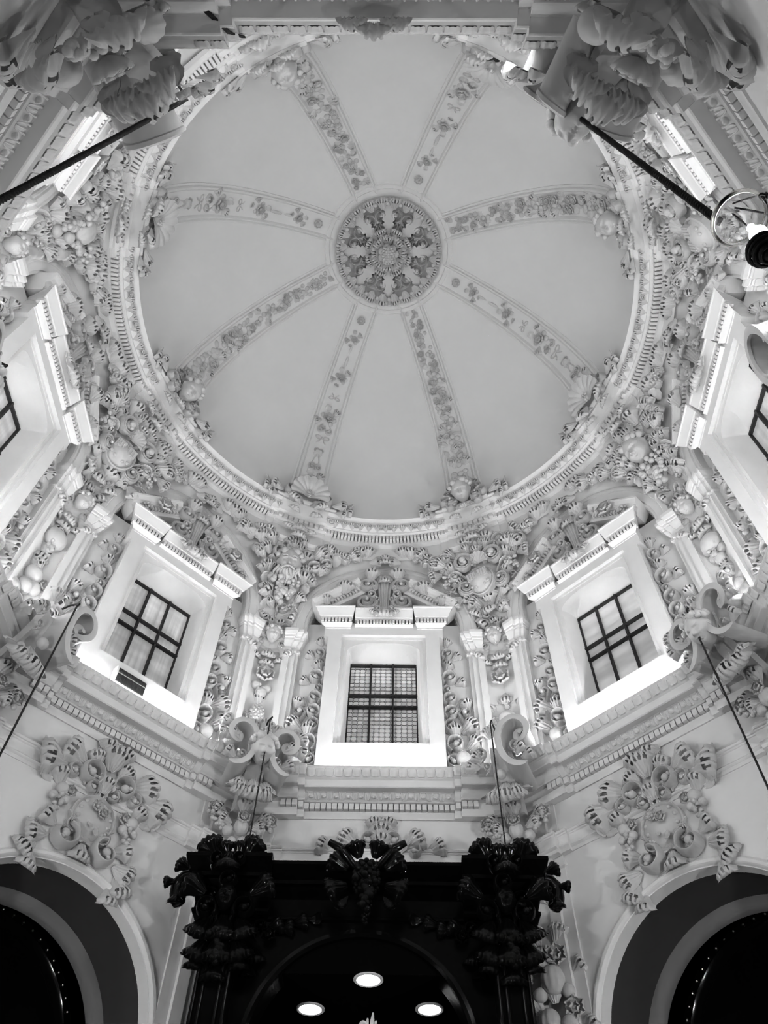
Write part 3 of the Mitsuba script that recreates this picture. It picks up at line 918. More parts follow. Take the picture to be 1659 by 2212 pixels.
for k in (0, 1, 2, 3, 5, 6, 7):
    M = W(k)
    t = thing('window_pediment', f'white broken pediment with scrolls above the {SAY[k]} window', 'pediment')
    put(t + '__cornice', s_wc, M=M)
    n = put(t + '__dentil_row', s_dr, M=M); labels[n] = {'kind': 'stuff'}
    for s in (1, -1):
        rk_ = put(t + '__raking_cornice', s_rk[s][0], M=M)
        n = put(rk_ + '__dentil_row', s_rk[s][1], M=M); labels[n] = {'kind': 'stuff'}
    put(t + '__fluted_pier', s_core, M=M)
    G = M @ F(4.62)
    orn(t, G, [('volute', 0.32, 2.74, 180, 0.50, 0.05, 0, True), ('volute', 0.30, 3.18, 10, 0.42, 0.10), ('hook', 0.24, 2.95, 30, 0.22, 0.10), ('knob', 0.25, 3.32, 5, 0.30, 0.14),
               ('stem', 0.15, 2.86, 0, 0.26, 0.08), ('rose' if k % 2 else 'curl', 0.73, 2.90, 10, 0.34, 0.16), ('curl', 0.80, 2.86, -60, 0.20, 0.10), ('berries' if k % 2 else 'knob', 1.0, 2.64, -10, 0.22, 0.14),
               ('small', 0.62, 3.02, 35, 0.20, 0.10), ('fruit', 0.92, 2.74, 0, 0.09, 0.16), ('small', 0.50, 3.05, -40, 0.2, 0.06)], sym=True)
    orn(t, G, [('curl', 0.0, 2.46, 180, 0.36, 0.24), ('hook', 0.13, 2.44, 90, 0.20, 0.2), ('knob', 0.0, 3.42, 180, 0.24, 0.14)], sym=True)
    orn(t, G, [('curl', -0.09, 2.42, 140, 0.22, 0.22), ('curl', 0.09, 2.42, -140, 0.22, 0.22)])

# ---------------- scrolls up the sides of the windows
BORDER = [('curl', 1.05, 1.88, -10, 0.17, 0.0), ('hook', 1.07, 1.66, 0, 0.23, 0.0), ('knob', 1.15, 1.58, -50, 0.16), ('hook', 1.03, 1.50, 20, 0.15), ('knob', 1.03, 1.30, -20, 0.18), ('hook', 1.08, 1.10, -10, 0.30), ('knob', 1.17, 1.00, -60, 0.17),
          ('hook', 1.03, 0.88, 20, 0.17), ('hook', 1.07, 0.66, 0, 0.27), ('knob', 1.17, 0.55, -60, 0.15), ('hook', 1.07, 0.38, 0, 0.28), ('hook', 1.06, 0.13, 25, 0.26), ('stem', 1.29, 0.36, 0, 0.46, 0.0, 0, False, (1, .8, 1.2)), ('knob', 1.36, 0.45, 20, 0.20),
          ('curl', 1.20, 0.02, -55, 0.30), ('curl', 1.12, -0.10, 10, 0.25), ('hook', 1.10, -0.24, 0, 0.33), ('curl', 1.27, -0.32, -50, 0.30), ('fruit', 1.19, -0.50, 0, 0.20, 0.06), ('hook', 1.05, -0.55, 90, 0.28), ('curl', 1.30, -0.60, -120, 0.26),
          ('curl', 1.08, -0.66, 170, 0.28), ('knob', 1.22, -0.78, 190, 0.20)]
for k in (0, 1, 7, 2, 6):
    for s, side in ((-1, 'left'), (1, 'right')):
        if (k, s) in ((2, -1), (6, 1)):
            pass
        t = thing('scroll_border', f'column of white acanthus scrolls climbing the {side} jamb of the {SAY[k]} window', 'scrollwork')
        spec = BORDER if s > 0 else [(r[0], -r[1], r[2], -r[3], r[4], *(list(r[5:7]) + [0.0, 0.0][len(r[5:7]):]), True) for r in BORDER]
        orn(t, W(k) @ F(4.775), [(*r[:4], r[4] * 1.12, *(list(r[5:8]) + [0.0, 0.0, False][len(r[5:8]):]), (1, 1, 1.35)) for r in spec])

# ---------------- garlands that hang on the corner pilasters, and their capitals' cherubs
RG = 4.66 / math.cos(PI / 8)
GAR = {0: [('rose', 0.0, 0.98, 0, 0.30, 0.06), ('fruit', -0.10, 0.78, 0, 0.14, .05), ('fruit', 0.09, 0.76, 0, 0.13, .05), ('fruit', 0.0, 0.65, 0, 0.15, .06), ('berries', -0.02, 0.70, 0, 0.2, 0.03),
           ('knob', -0.17, 1.08, 70, 0.2), ('knob', 0.17, 1.05, -70, 0.2), ('knob', 0.0, 1.12, 0, 0.22), ('small', 0.16, 0.86, -120, 0.22), ('small', -0.16, 0.86, 120, 0.22),
           ('cone', 0.0, 0.20, 0, 0.27, 0.08), ('curl', -0.17, 0.34, 60, 0.24), ('curl', 0.17, 0.34, -60, 0.24), ('curl', 0.0, 0.42, 0, 0.2), ('fruit', 0.19, 0.10, 0, 0.14, .05), ('rose', -0.19, 0.06, 0, 0.22, .03),
           ('melon', -0.12, -0.20, 0, 0.24, .05), ('fruit', 0.10, -0.12, 0, 0.13, .05), ('berries', 0.10, -0.25, 0, 0.26, .03), ('knob', 0.0, -0.34, 180, 0.22), ('small', -0.18, -0.36, 150, 0.2), ('small', 0.16, -0.38, 200, 0.2)],
       7: [('rose', 0.0, 0.95, 0, 0.30, 0.07), ('knob', -0.16, 1.05, 60, 0.22), ('knob', 0.16, 1.05, -60, 0.22), ('knob', -0.16, 0.80, 120, 0.22), ('knob', 0.17, 0.82, -110, 0.24), ('curl', 0.0, 0.74, 180, 0.24), ('fruit', 0.0, 0.50, 0, 0.07, .04), ('fruit', 0.01, 0.42, 0, 0.07, .04),
           ('fruit', 0.0, 0.16, 0, 0.22, .08), ('curl', -0.12, 0.26, 40, 0.26), ('curl', 0.14, 0.26, -35, 0.26), ('small', 0.22, 0.14, -90, 0.24), ('daisy', -0.19, 0.12, 0, 0.22, .03), ('fruit', 0.03, -0.10, 0, 0.19, .08), ('curl', 0.17, -0.05, -70, 0.24), ('curl', -0.18, -0.05, 80, 0.24),
           ('rose', 0.20, -0.28, 0, 0.26, .05), ('fruit', 0.02, -0.32, 0, 0.14, .06), ('knob', -0.16, -0.30, 130, 0.26), ('melon', 0.10, -0.52, 0, 0.24, .05), ('curl', -0.10, -0.48, 170, 0.26), ('knob', 0.02, -0.66, 180, 0.22)]}
for j in range(8):
    if j in (3, 4):
        continue
    t = thing('pilaster_garland', f'white garland of flowers and fruit on the pilaster {WHERE[j]}', 'garland')
    g = GAR[0] if j in (0, 2, 6) else GAR[7]
    if j in (1, 6):
        g = [({'rose': 'fruit', 'cone': 'berries', 'daisy': 'rose'}.get(r[0], r[0]), -r[1], *r[2:]) for r in g]
        g = g + [('fruit', 0.08, 1.0, 0, 0.17, .08), ('fruit', -0.09, 0.93, 0, 0.16, .08), ('berries', 0.0, 0.82, 0, 0.3, .04), ('fruit', 0.1, -0.02, 0, 0.18, .08)]
    g = [(*r[:4], r[4] * 1.22, *r[5:]) for r in g]
    orn(t, C(j) @ F(RG), g)
    p = PILS[j]
    K = C(j) @ F(4.60 / math.cos(PI / 8))
    h = put(p + '__cherub_head', lib('head'), M=K @ T().translate([0, 1.86, 0.14]) @ T().rotate([1, 0, 0], 32) @ T().scale([.30, .30, .30]))
    put(h + '__hair', lib('hair'), M=K @ T().translate([0, 1.86, 0.14]) @ T().rotate([1, 0, 0], 32) @ T().scale([.32, .32, .32]))
    orn(p, K, [('volute', 0.26, 1.92, -20, 0.30, 0.06), ('hook', 0.20, 2.10, -30, 0.28, 0.06), ('curl', 0.16, 1.68, -130, 0.30, 0.05), ('volute', 0.20, 1.74, 150, 0.24, 0.05), ('knob', 0.32, 1.80, -70, 0.22, 0.0)], sym=True)
    orn(p, K, [('curl', -0.10, 2.08, 12, 0.30, 0.0), ('curl', 0.10, 2.08, -12, 0.30, 0.0), ('curl', 0.0, 1.62, 180, 0.28, 0.02), ('knob', -0.16, 1.52, 160, 0.22, 0.0), ('knob', 0.16, 1.52, 200, 0.22, 0.0), ('knob', 0.0, 1.42, 180, 0.26, 0.0)])

# ---------------- spandrel groups between the arches
def S_sp(x, z):
    v = min(1.0, max(0.0, (z - AC) / (3.93 - AC))) ** 1.3
    a = abs(x)
    y0 = 5.0 - a * t8
    y1 = math.sqrt(max(4.425 ** 2 - x * x, 0.1))
    if z > 3.93:
        y1 -= 0.0
    return (x, y0 + (y1 - y0) * v, z)
rng = random.Random(11)
def filler(n, x0, x1, z0, z1, size, avoid=0.0, seed=0):
    r = random.Random(seed); out = []
    pts = []
    tries = 0
    while len(pts) < n and tries < 4000:
        tries += 1
        z = r.uniform(z0, z1); f = (z - z0) / (z1 - z0)
        w = x0 + (x1 - x0) * f ** 1.15
        x = r.uniform(-w, w)
        xw = 4.62 * t8 - abs(x) / math.cos(PI / 8)
        if math.hypot(xw, z - AC) < 1.70 + size * 0.25:
            continue
        if all(math.hypot(x - a, z - b) > size * 0.52 for a, b in pts) and math.hypot(x, (z - 3.30) * .8) > avoid:
            pts.append((x, z))
    for x, z in pts:
        a = -math.degrees(math.atan2(x, (z - 2.4) * 0.9)) + r.uniform(-40, 40)
        out.append((r.choice(['curl', 'curl', 'knob', 'hook', 'knob', 'curl']), x, z, a, size * r.uniform(0.8, 1.25), 0.02))
    return out
EDGE = []   # leaves that follow the outer edges of the two arches: (x, z) along corner frame
for i, t_ in enumerate(np.linspace(0.10, 1.32, 13)):
    # far wall arch seen from the corner frame: wall coordinates x_w = R cos, measured from the corner at 4.6 t8
    xw = 1.72 * math.cos(t_); zw = AC + 1.72 * math.sin(t_)
    EDGE.append((('small', 'berries', 'curl', 'small', 'knob', 'berries', 'curl', 'hook', 'small', 'knob', 'berries', 'knob', 'curl')[i], (4.62 * t8 - xw) * math.cos(PI / 8), zw, -55 + 40 * t_, 0.25 if i < 11 else 0.30))
SPAN = {0: 'mask', 7: 'shield', 1: 'shield', 6: 'face', 2: 'melon', 5: 'shield'}
LABSP = {'mask': 'bearded mask among leaves and grapes in the spandrel', 'shield': 'coat of arms with rolled volutes in the spandrel', 'face': 'smooth face over heaped grapes in the spandrel', 'melon': 'melon, grapes and leaves in the spandrel'}
for j, kind in SPAN.items():
    t = thing('spandrel_ornament', f'{LABSP[kind]} {WHERE[j]}', 'stucco ornament')
    M = C(j)
    orn_s(t, M, S_sp, EDGE, sym=True)
    if kind == 'shield':
        orn_s(t, M, S_sp, [r for r in filler(70, 0.22, 1.22, 2.36, 3.86, 0.28, 0.0, 60 + j) if math.hypot(r[1] / .42, (r[2] - 3.2) / .55) > 1])
        B = M @ on_surface(S_sp, 0.0, 3.12)
        s_ = put(t + '__shield', lib('plate'), M=B @ T().translate([0, 0, 0.12]) @ T().scale([0.58, 0.50, 0.7]))
        # quarters of the arms
        for x, y, w, h in ((-.11, .09, .17, .15), (.11, .09, .17, .15)):
            put(s_ + '__quarter', shape(slab(sg.box(x - w / 2, y - h / 2, x + w / 2, y + h / 2), -0.31, -0.24), ST, False), M=B @ T([[1, 0, 0, 0], [0, 0, 1, 0], [0, -1, 0, 0], [0, 0, 0, 1]]))
        for x in (-.16, -.11, -.06, .06, .11, .16):
            put(s_ + '__pale', shape(box(x - .012, x + .012, .03, .15, .29, .325), ST, False), M=B)
        for i in range(5):
            put(s_ + '__roundel', lib('fruit'), M=B @ T().translate([-.16 + .08 * i, -.10 - .03 * (i % 2), .27]) @ T().scale([.06, .06, .05]))
        orn_s(t, M, S_sp, [('volute', 0.30, 3.52, -25, 0.52, 0.10), ('volute', 0.36, 3.02, 200, 0.40, 0.06, 0, True), ('fruit', 0.31, 3.55, 0, 0.12, 0.24), ('hook', 0.50, 3.28, -60, 0.30, 0.06), ('curl', 0.46, 2.86, -130, 0.30, 0.04), ('curl', 0.60, 3.55, -60, 0.34, 0.04),
                          ('curl', 0.72, 3.40, -100, 0.30, 0.03), ('berries', 0.66, 3.20, 20, 0.34, 0.03), ('hook', 0.84, 3.62, -70, 0.30, 0.03), ('knob', 0.20, 2.62, -150, 0.26, 0.05), ('curl', 0.16, 3.76, -20, 0.24, 0.06), ('bow', 0.62, 3.0, -30, 0.24, .03)], sym=True)
        orn_s(t, M, S_sp, [('curl', 0.0, 2.74, 180, 0.32, 0.10), ('shell', 0.0, 3.50, 0, 0.22, 0.12), ('curl', 0.0, 2.50, 180, 0.26, 0.04), ('knob', 0.0, 3.66, 0, 0.24, 0.08)])
    else:
        orn_s(t, M, S_sp, filler(64, 0.22, 1.22, 2.36, 3.86, 0.29, 0.20, 20 + j))
        if kind in ('mask', 'face'):
            B = M @ on_surface(S_sp, 0.0, 3.42)
            h = put(t + '__head', lib('head'), M=B @ T().translate([0, 0, 0.18]) @ T().rotate([1, 0, 0], 16) @ T().scale([.56, .54, .54]))
            put(h + '__hair', lib('hair'), M=B @ T().translate([0, 0, 0.18]) @ T().rotate([1, 0, 0], 16) @ T().scale([.60, .58, .54]))
            if kind == 'mask':
                labels[f'{h}__beard'] = {'kind': 'stuff'}
                put(h + '__beard', lib('beard'), M=B @ T().translate([0, 0, 0.18]) @ T().rotate([1, 0, 0], 16) @ T().scale([.60, .62, .56]))
            orn_s(t, M, S_sp, [('grapes', 0.0, 2.86, 0, 0.55, 0.10), ('grapes', -0.16, 2.90, 15, 0.40, 0.08), ('grapes', 0.16, 2.90, -15, 0.40, 0.08), ('curl', 0.0, 3.72, 0, 0.28, .06)])
        else:
            orn_s(t, M, S_sp, [('melon', 0.10, 3.42, 30, 0.36, 0.14), ('grapes', -0.12, 3.15, 10, 0.46, 0.10), ('grapes', -0.22, 3.5, 40, 0.42, 0.08), ('fruit', 0.0, 3.12, 0, 0.16, 0.14), ('fruit', 0.16, 3.12, 0, 0.17, 0.14), ('grapes', 0.34, 3.3, -40, 0.40, 0.08), ('fruit', 0.06, 2.92, 0, 0.16, 0.12)])
# leaves at the crowns of the arches
for k in (0, 1, 7, 2, 6):
    t = thing('arch_crest', f'spray of stucco leaves over the crown of the arch above the {SAY[k]} window', 'stucco ornament')
    S2 = lambda x, z: (x, math.sqrt(4.42 ** 2 - x * x) + 0.05, z)
    orn_s(t, W(k), S2, [('curl', 0.30, 3.80, 75, 0.26, 0.02), ('small', 0.14, 3.84, 60, 0.20, 0.02), ('curl', 0.52, 3.82, -60, 0.28, 0.02), ('hook', 0.74, 3.76, -80, 0.26, 0.02), ('curl', 0.98, 3.72, -70, 0.28, 0.0)], sym=True)
    orn_s(t, W(k), S2, [('knob', 0.0, 3.92, 180, 0.26, 0.04), ('knob', 0.0, 3.78, 0, 0.2, 0.05)])

# ---------------- blocks and figures at the feet of the ribs
blk = [(4.30, 4.70), (3.93, 4.70), (3.925, 4.66), (3.975, 4.63), (3.985, 4.585), (4.02, 4.55), (4.06, 4.47), (4.10, 4.43), (4.115, 4.40), (4.19, 4.39), (4.215, 4.375), (4.22, 4.285), (4.28, 4.275), (4.30, 4.22), (4.345, 4.20), (4.35, 3.95), (4.46, 3.90)]
s_blk, s_blk2 = shape(sector(blk, 0.115), PL, 25), None
blk2 = [(r + (0.03 if r < 4.40 else 0), z) for r, z in blk]
s_blk2 = shape(sector(blk2, 0.150), PL, 25)
bd = shape(box(-0.036, 0.036, 4.17, 4.24, 4.29, 4.375), PL, False)
FOOT = {0: 'shell', 2: 'shell', 4: 'shell', 6: 'shell', 1: 'cherub', 3: 'cherub', 5: 'cherub', 7: 'cherub'}
RIBSAY = {0: 'far left', 7: 'far right', 1: 'left, over the far left and left windows', 6: 'right, over the far right and right windows', 2: 'left, at the near left rib', 5: 'right, at the near right rib', 3: 'top, at the near left', 4: 'top, at the near right'}
S_rg = lambda x, z: (x, math.sqrt(3.97 ** 2 - x * x), z)
for j, kind in FOOT.items():
    put('trim_1__corner_block', s_blk, M=C(j)); put('trim_1__corner_block', s_blk2, M=C(j))
    for i in range(-4, 5):
        put('trim_1__dentil', bd, M=C(j) @ T().rotate([0, 0, 1], i * 1.4))
    w = WHERE[j]
    t = thing('rib_foot_ornament', (f'scallop shell and leaves at the dome rib foot {w}' if kind == 'shell' else f'cherub head with scroll wings at the dome rib foot {w}'), 'stucco ornament')
    M = C(j)
    common = [('hook', 0.36, 4.82, -40, 0.34, 0.03), ('curl', 0.50, 4.76, -80, 0.32, 0.03), ('curl', 0.58, 4.60, -100, 0.26, 0.0), ('knob', 0.70, 4.66, -90, 0.24, 0.0), ('hook', 0.26, 4.58, -60, 0.28, 0.05), ('curl', 0.16, 4.42, 200, 0.26, 0.02), ('feather', 0.64, 4.78, -75, 0.30, 0.0)]
    orn_s(t, M, S_rg, common, sym=True)
    orn_s(t, M, lambda x, z: (x, math.sqrt(4.26 ** 2 - x * x), z), [('curl', 0.0, 4.30, 180, 0.34, 0.05), ('curl', 0.14, 4.22, 210, 0.26, 0.03), ('curl', -0.14, 4.22, 150, 0.26, 0.03), ('knob', 0.0, 4.02, 180, 0.28, 0.06)])
    if kind == 'shell':
        orn_s(t, M, S_rg, [('shell', 0.0, 4.74, 0, 0.40, 0.10, 20), ('curl', -0.14, 4.66, 140, 0.34, 0.10), ('curl', 0.14, 4.66, 220, 0.34, 0.10), ('berries', 0.0, 4.70, 0, 0.22, 0.16), ('fruit', 0.0, 5.22, 0, 0.16, 0.10), ('knob', 0.13, 5.10, -60, 0.2, 0.05), ('knob', -0.13, 5.10, 60, 0.2, 0.05)])
    else:
        B = M @ on_surface(S_rg, 0.0, 4.84)
        h = put(t + '__cherub_head', lib('head'), M=B @ T().translate([0, 0, 0.22]) @ T().rotate([1, 0, 0], 52) @ T().scale([.48, .46, .46]))
        put(h + '__hair', lib('hair'), M=B @ T().translate([0, 0, 0.22]) @ T().rotate([1, 0, 0], 52) @ T().scale([.52, .50, .46]))
        orn_s(t, M, S_rg, [('volute', 0.26, 4.74, 160, 0.32, 0.08, 0, True), ('volute', 0.30, 5.02, -20, 0.26, 0.06)], sym=True)
        orn_s(t, M, S_rg, [('curl', 0.0, 4.58, 180, 0.26, 0.10), ('knob', 0.0, 5.16, 0, 0.26, 0.04), ('curl', 0.16, 5.12, -40, 0.24, 0.03), ('curl', -0.16, 5.12, 40, 0.24, 0.03)])

# leaf frieze of the ring
def fr_M(deg):
    # tangent frame on the sloping band of the ring between its fillet and the dentils
    return T().rotate([0, 0, 1], deg) @ F(4.175) @ T().translate([0, 4.425, 0]) @ T().rotate([1, 0, 0], 44)
s_f1, s_f2 = lib('knob'), lib('daisy')
NFR = 160
for i in range(NFR):
    deg = 360.0 * i / NFR
    if abs((deg - 22.5 + 22.5) % 45 - 22.5) < 5.2:
        continue
    put('trim_1__frieze_leaf', s_f1, M=fr_M(deg) @ T().scale([.155, .165, .14]))
    if i % 3 == 0:
        put('trim_1__frieze_flower', s_f2, M=fr_M(deg + 180.0 / NFR) @ T().translate([0, .085, .01]) @ T().scale([.12, .12, .12]))

# ---------------- garlands along the ribs
def S_rib(x, arc):
    e = arc / RD
    return tuple(sph(np.array(PI / 2), np.array(e), RD - 0.012) + np.array([x, 0, 0]))
def rib_spec(j):
    r = random.Random(50 + j)
    out = []
    if j % 2:
        a = 0.42
        while a < 4.95:
            w = rib_half(a / RD) * 0.78
            f = 1 - 0.45 * a / 5
            for c in range(2):
                e = r.choice(['fruit', 'rose', 'knob', 'curl', 'fruit', 'daisy', 'pear', 'small'])
                x = (c - 0.5) * w * 1.0 + r.uniform(-.03, .03)
                s = f * {'fruit': .16, 'pear': .16, 'rose': .26, 'daisy': .23, 'knob': .25, 'curl': .25, 'small': .25}[e] * r.uniform(.85, 1.15)
                out.append((e, x, a + r.uniform(-.03, .03), r.uniform(0, 360) if e in ('rose', 'daisy') else r.uniform(-70, 70), s, 0.0, 0, False, (1, 1, .55)))
            if r.random() < 0.8:
                out.append((r.choice(['fruit', 'daisy']), r.uniform(-.03, .03), a + 0.06, 0, 0.15 * f, 0.01, 0, False, (1, 1, .55)))
            a += 0.135 * (1 - 0.25 * a / 5)
    else:
        def clus(a, f):
            out.append(('rose', 0, a, 0, .28 * f, 0.01, 0, False, (1, 1, .6)))
            for q in range(7):
                g = q * 2 * PI / 7
                out.append((('fruit', 'knob', 'small')[q % 3], .14 * f * math.cos(g), a + .14 * f * math.sin(g), -math.degrees(g) - 0 + 90 - 180 if False else math.degrees(g) - 90, (.12 if q % 3 == 0 else .20) * f, 0, 0, False, (1, 1, .55)))
        clus(0.75, 1.05)
        out.extend([('hook', .10, 0.42, -30, .2, 0, 0, False, (1, 1, .5)), ('hook', -.10, 0.42, 30, .2, 0, 0, True, (1, 1, .5)), ('rose', 0, 0.5, 0, .2, 0, 0, False, (1, 1, .5))])
        out.extend([('volute', .06, 1.18, 0, .30, 0, 0, False, (.8, 1, .35)), ('volute', -.06, 1.18, 0, .30, 0, 0, True, (.8, 1, .35)), ('stem', .05, 1.62, 0, .34, 0, 0, False, (1, 1, .5)), ('stem', -.05, 1.62, 0, .34, 0, 0, True, (1, 1, .5)), ('small', 0, 1.40, 0, .24, 0, 0, False, (1, 1, .5)), ('bow', 0, 1.95, 0, .30, 0, 0, False, (1, 1.1, .6)),
                    ('hook', .08, 2.15, -160, .2, 0, 0, False, (1, 1, .5)), ('hook', -.08, 2.15, 160, .2, 0, 0, True, (1, 1, .5))])
        clus(2.45, .95)
        out.append(('bow', 0, 2.95, 180, .24, 0, 0, False, (1, 1, .6)))
        clus(3.42, .75)
        out.append(('feather', 0, 3.62, 0, .3, 0, 0, False, (.6, 1, .4)))
        clus(4.30, .62)
        out.extend([('feather', 0, 3.95, 0, .22, 0, 0, False, (.6, 1, .4)), ('daisy', 0, 4.72, 0, .2, 0, 0, False, (1, 1, .6))])
    return out
for j in range(8):
    for row in rib_spec(j):
        e, x, a, g, s, z, tl_, fl, sq = row
        orn(RIBS[j], C(j) @ on_surface(S_rib, x, a), [(e, 0, 0, g, s, z, tl_, fl, (sq[0], sq[1], sq[2] * 1.35))])

# ---------------- boss of the dome
t = thing('dome_boss', 'great leafy rosette with a hanging fruit heart at the crown of the dome', 'ceiling boss')
def boss_dish():
    pr = [(1.10, 8.50), (1.08, 8.42), (1.02, 8.37), (0.96, 8.39), (0.86, 8.52), (0.60, 8.62), (0.42, 8.60), (0.30, 8.48), (0.001, 8.44)]
    return lathe(pr, 64)
put(t + '__dish', boss_dish(), ST, 30)
BF = T([[1, 0, 0, 0], [0, 1, 0, 0], [0, 0, 1, 0], [0, 0, 0, 1]])
def down(az, r, z):
    """frame on the underside: x tangential, y outward, z down"""
    return T().rotate([0, 0, 1], az - 90) @ T().translate([0, r, z]) @ T([[-1, 0, 0, 0], [0, 1, 0, 0], [0, 0, -1, 0], [0, 0, 0, 1]])
for i in range(8):
    az = 45.0 * i + 22.5
    # petals, and a pair of scrolls with a bud in each hollow between two of them
    orn(t, down(az - 22.5, 0.28, 8.46), [('feather', 0, 0, 0, 0.72, 0.0, 0, False, (0.9, 1, .14))])
    orn(t, down(az, 0.62, 8.60), [('hook', 0.125, 0.07, 10, 0.34, 0.0, 0, False, (1, 1, 1.8)), ('hook', -0.125, 0.07, -10, 0.34, 0.0, 0, True, (1, 1, 1.8)), ('hook', 0.09, -0.13, 150, 0.20, 0.0, 0, True, (1, 1, 1.8)), ('hook', -0.09, -0.13, -150, 0.20, 0.0, 0, False, (1, 1, 1.8)), ('fruit', 0.0, -0.02, 0, 0.09, 0.06), ('stem', 0.02, 0.0, 180, 0.16, .02)])
    for d in (-22.5, -7.5, 7.5):
        orn(t, down(az + d + 7.5, 0.84, 8.41), [('curl' if d > -20 else 'knob', 0, 0, 0, 0.27, 0.06), ('fruit', 0.11, 0.10, 0, 0.085, 0.08)])
    orn(t, down(az, 0.26, 8.44), [('curl', 0, 0, 0, 0.26, 0.05)])
    orn(t, down(az + 22.5, 0.14, 8.40), [('knob', 0, 0, 0, 0.24, 0.06)])
for i in range(7):
    orn(t, down(51.4 * i, 0.12, 8.36), [('fruit', 0, 0.02, 0, 0.15, 0.12), ('knob', 0, 0.06, 0, 0.22, 0.0)])
orn(t, down(90, 0.0, 8.34), [('cone', 0, 0, 0, 0.40, 0.16)])

# ---------------- consoles that carry the ledge at the corners
def console():
    prof = [(4.98, -0.98), (4.16, -0.98), (4.10, -1.02), (4.09, -1.10), (4.13, -1.22), (4.20, -1.36), (4.30, -1.50), (4.42, -1.66), (4.52, -1.78), (4.98, -1.84)]
    P = []
    for x, f in ((-0.15, 0.10), (-0.12, 0.0), (-0.05, 0.03), (0.0, 0.05), (0.05, 0.03), (0.12, 0.0), (0.15, 0.10)):
        P.append([(x, a + f if a < 4.9 else a, z) for a, z in prof])
    return cat(grid(np.array(P), False, True))
def bigscroll():
    """C-scroll ribbon standing out from the wall: foot swept outward, back to the trunk, head rolled outward to a volute"""
    ctl = np.array([(0.33, -0.44), (0.30, -0.475), (0.22, -0.47), (0.13, -0.39), (0.075, -0.25), (0.06, -0.10), (0.08, 0.04), (0.14, 0.15), (0.25, 0.21), (0.36, 0.18), (0.42, 0.09), (0.41, -0.01), (0.34, -0.06), (0.275, -0.03), (0.265, 0.045), (0.31, 0.085), (0.35, 0.06)])
    from scipy.interpolate import CubicSpline
    tt = np.arange(len(ctl)); u = np.linspace(0, len(ctl) - 1, 60)
    pts = CubicSpline(tt, ctl)(u)
    f = u / u[-1]
    dep = [(-0.40 + 0.05 * q, 0.05 + 0.16 * math.sin(PI * min(1, q * 1.1 + .12)) ** .7) for q in f]
    t = np.gradient(pts, axis=0); t /= np.linalg.norm(t, axis=1, keepdims=True); n = np.stack([-t[:, 1], t[:, 0]], 1)
    P = []
    for i, (p, q, (z0, z1)) in enumerate(zip(pts, n, dep)):
        w = 0.024
        P.append([(p[0] + s * w * q[0], p[1] + s * w * q[1], z) for s, z in ((1, z0), (1, z1 - .04), (1.6, z1 - .03), (1.6, z1), (0, z1 + .012), (-1.6, z1), (-1.6, z1 - .03), (-1, z1 - .04), (-1, z0))])
    m = grid(np.array(P), False, True)
    e = trimesh.creation.cylinder(0.028, 0.30, sections=12); e.apply_translation((.325, .03, -.05))
    return cat(m, e)
s_con = shape(console(), ST, 35)
LIBM['strap'] = (bigscroll(), 40); PARTNAME['strap'] = 'rolled_strap'
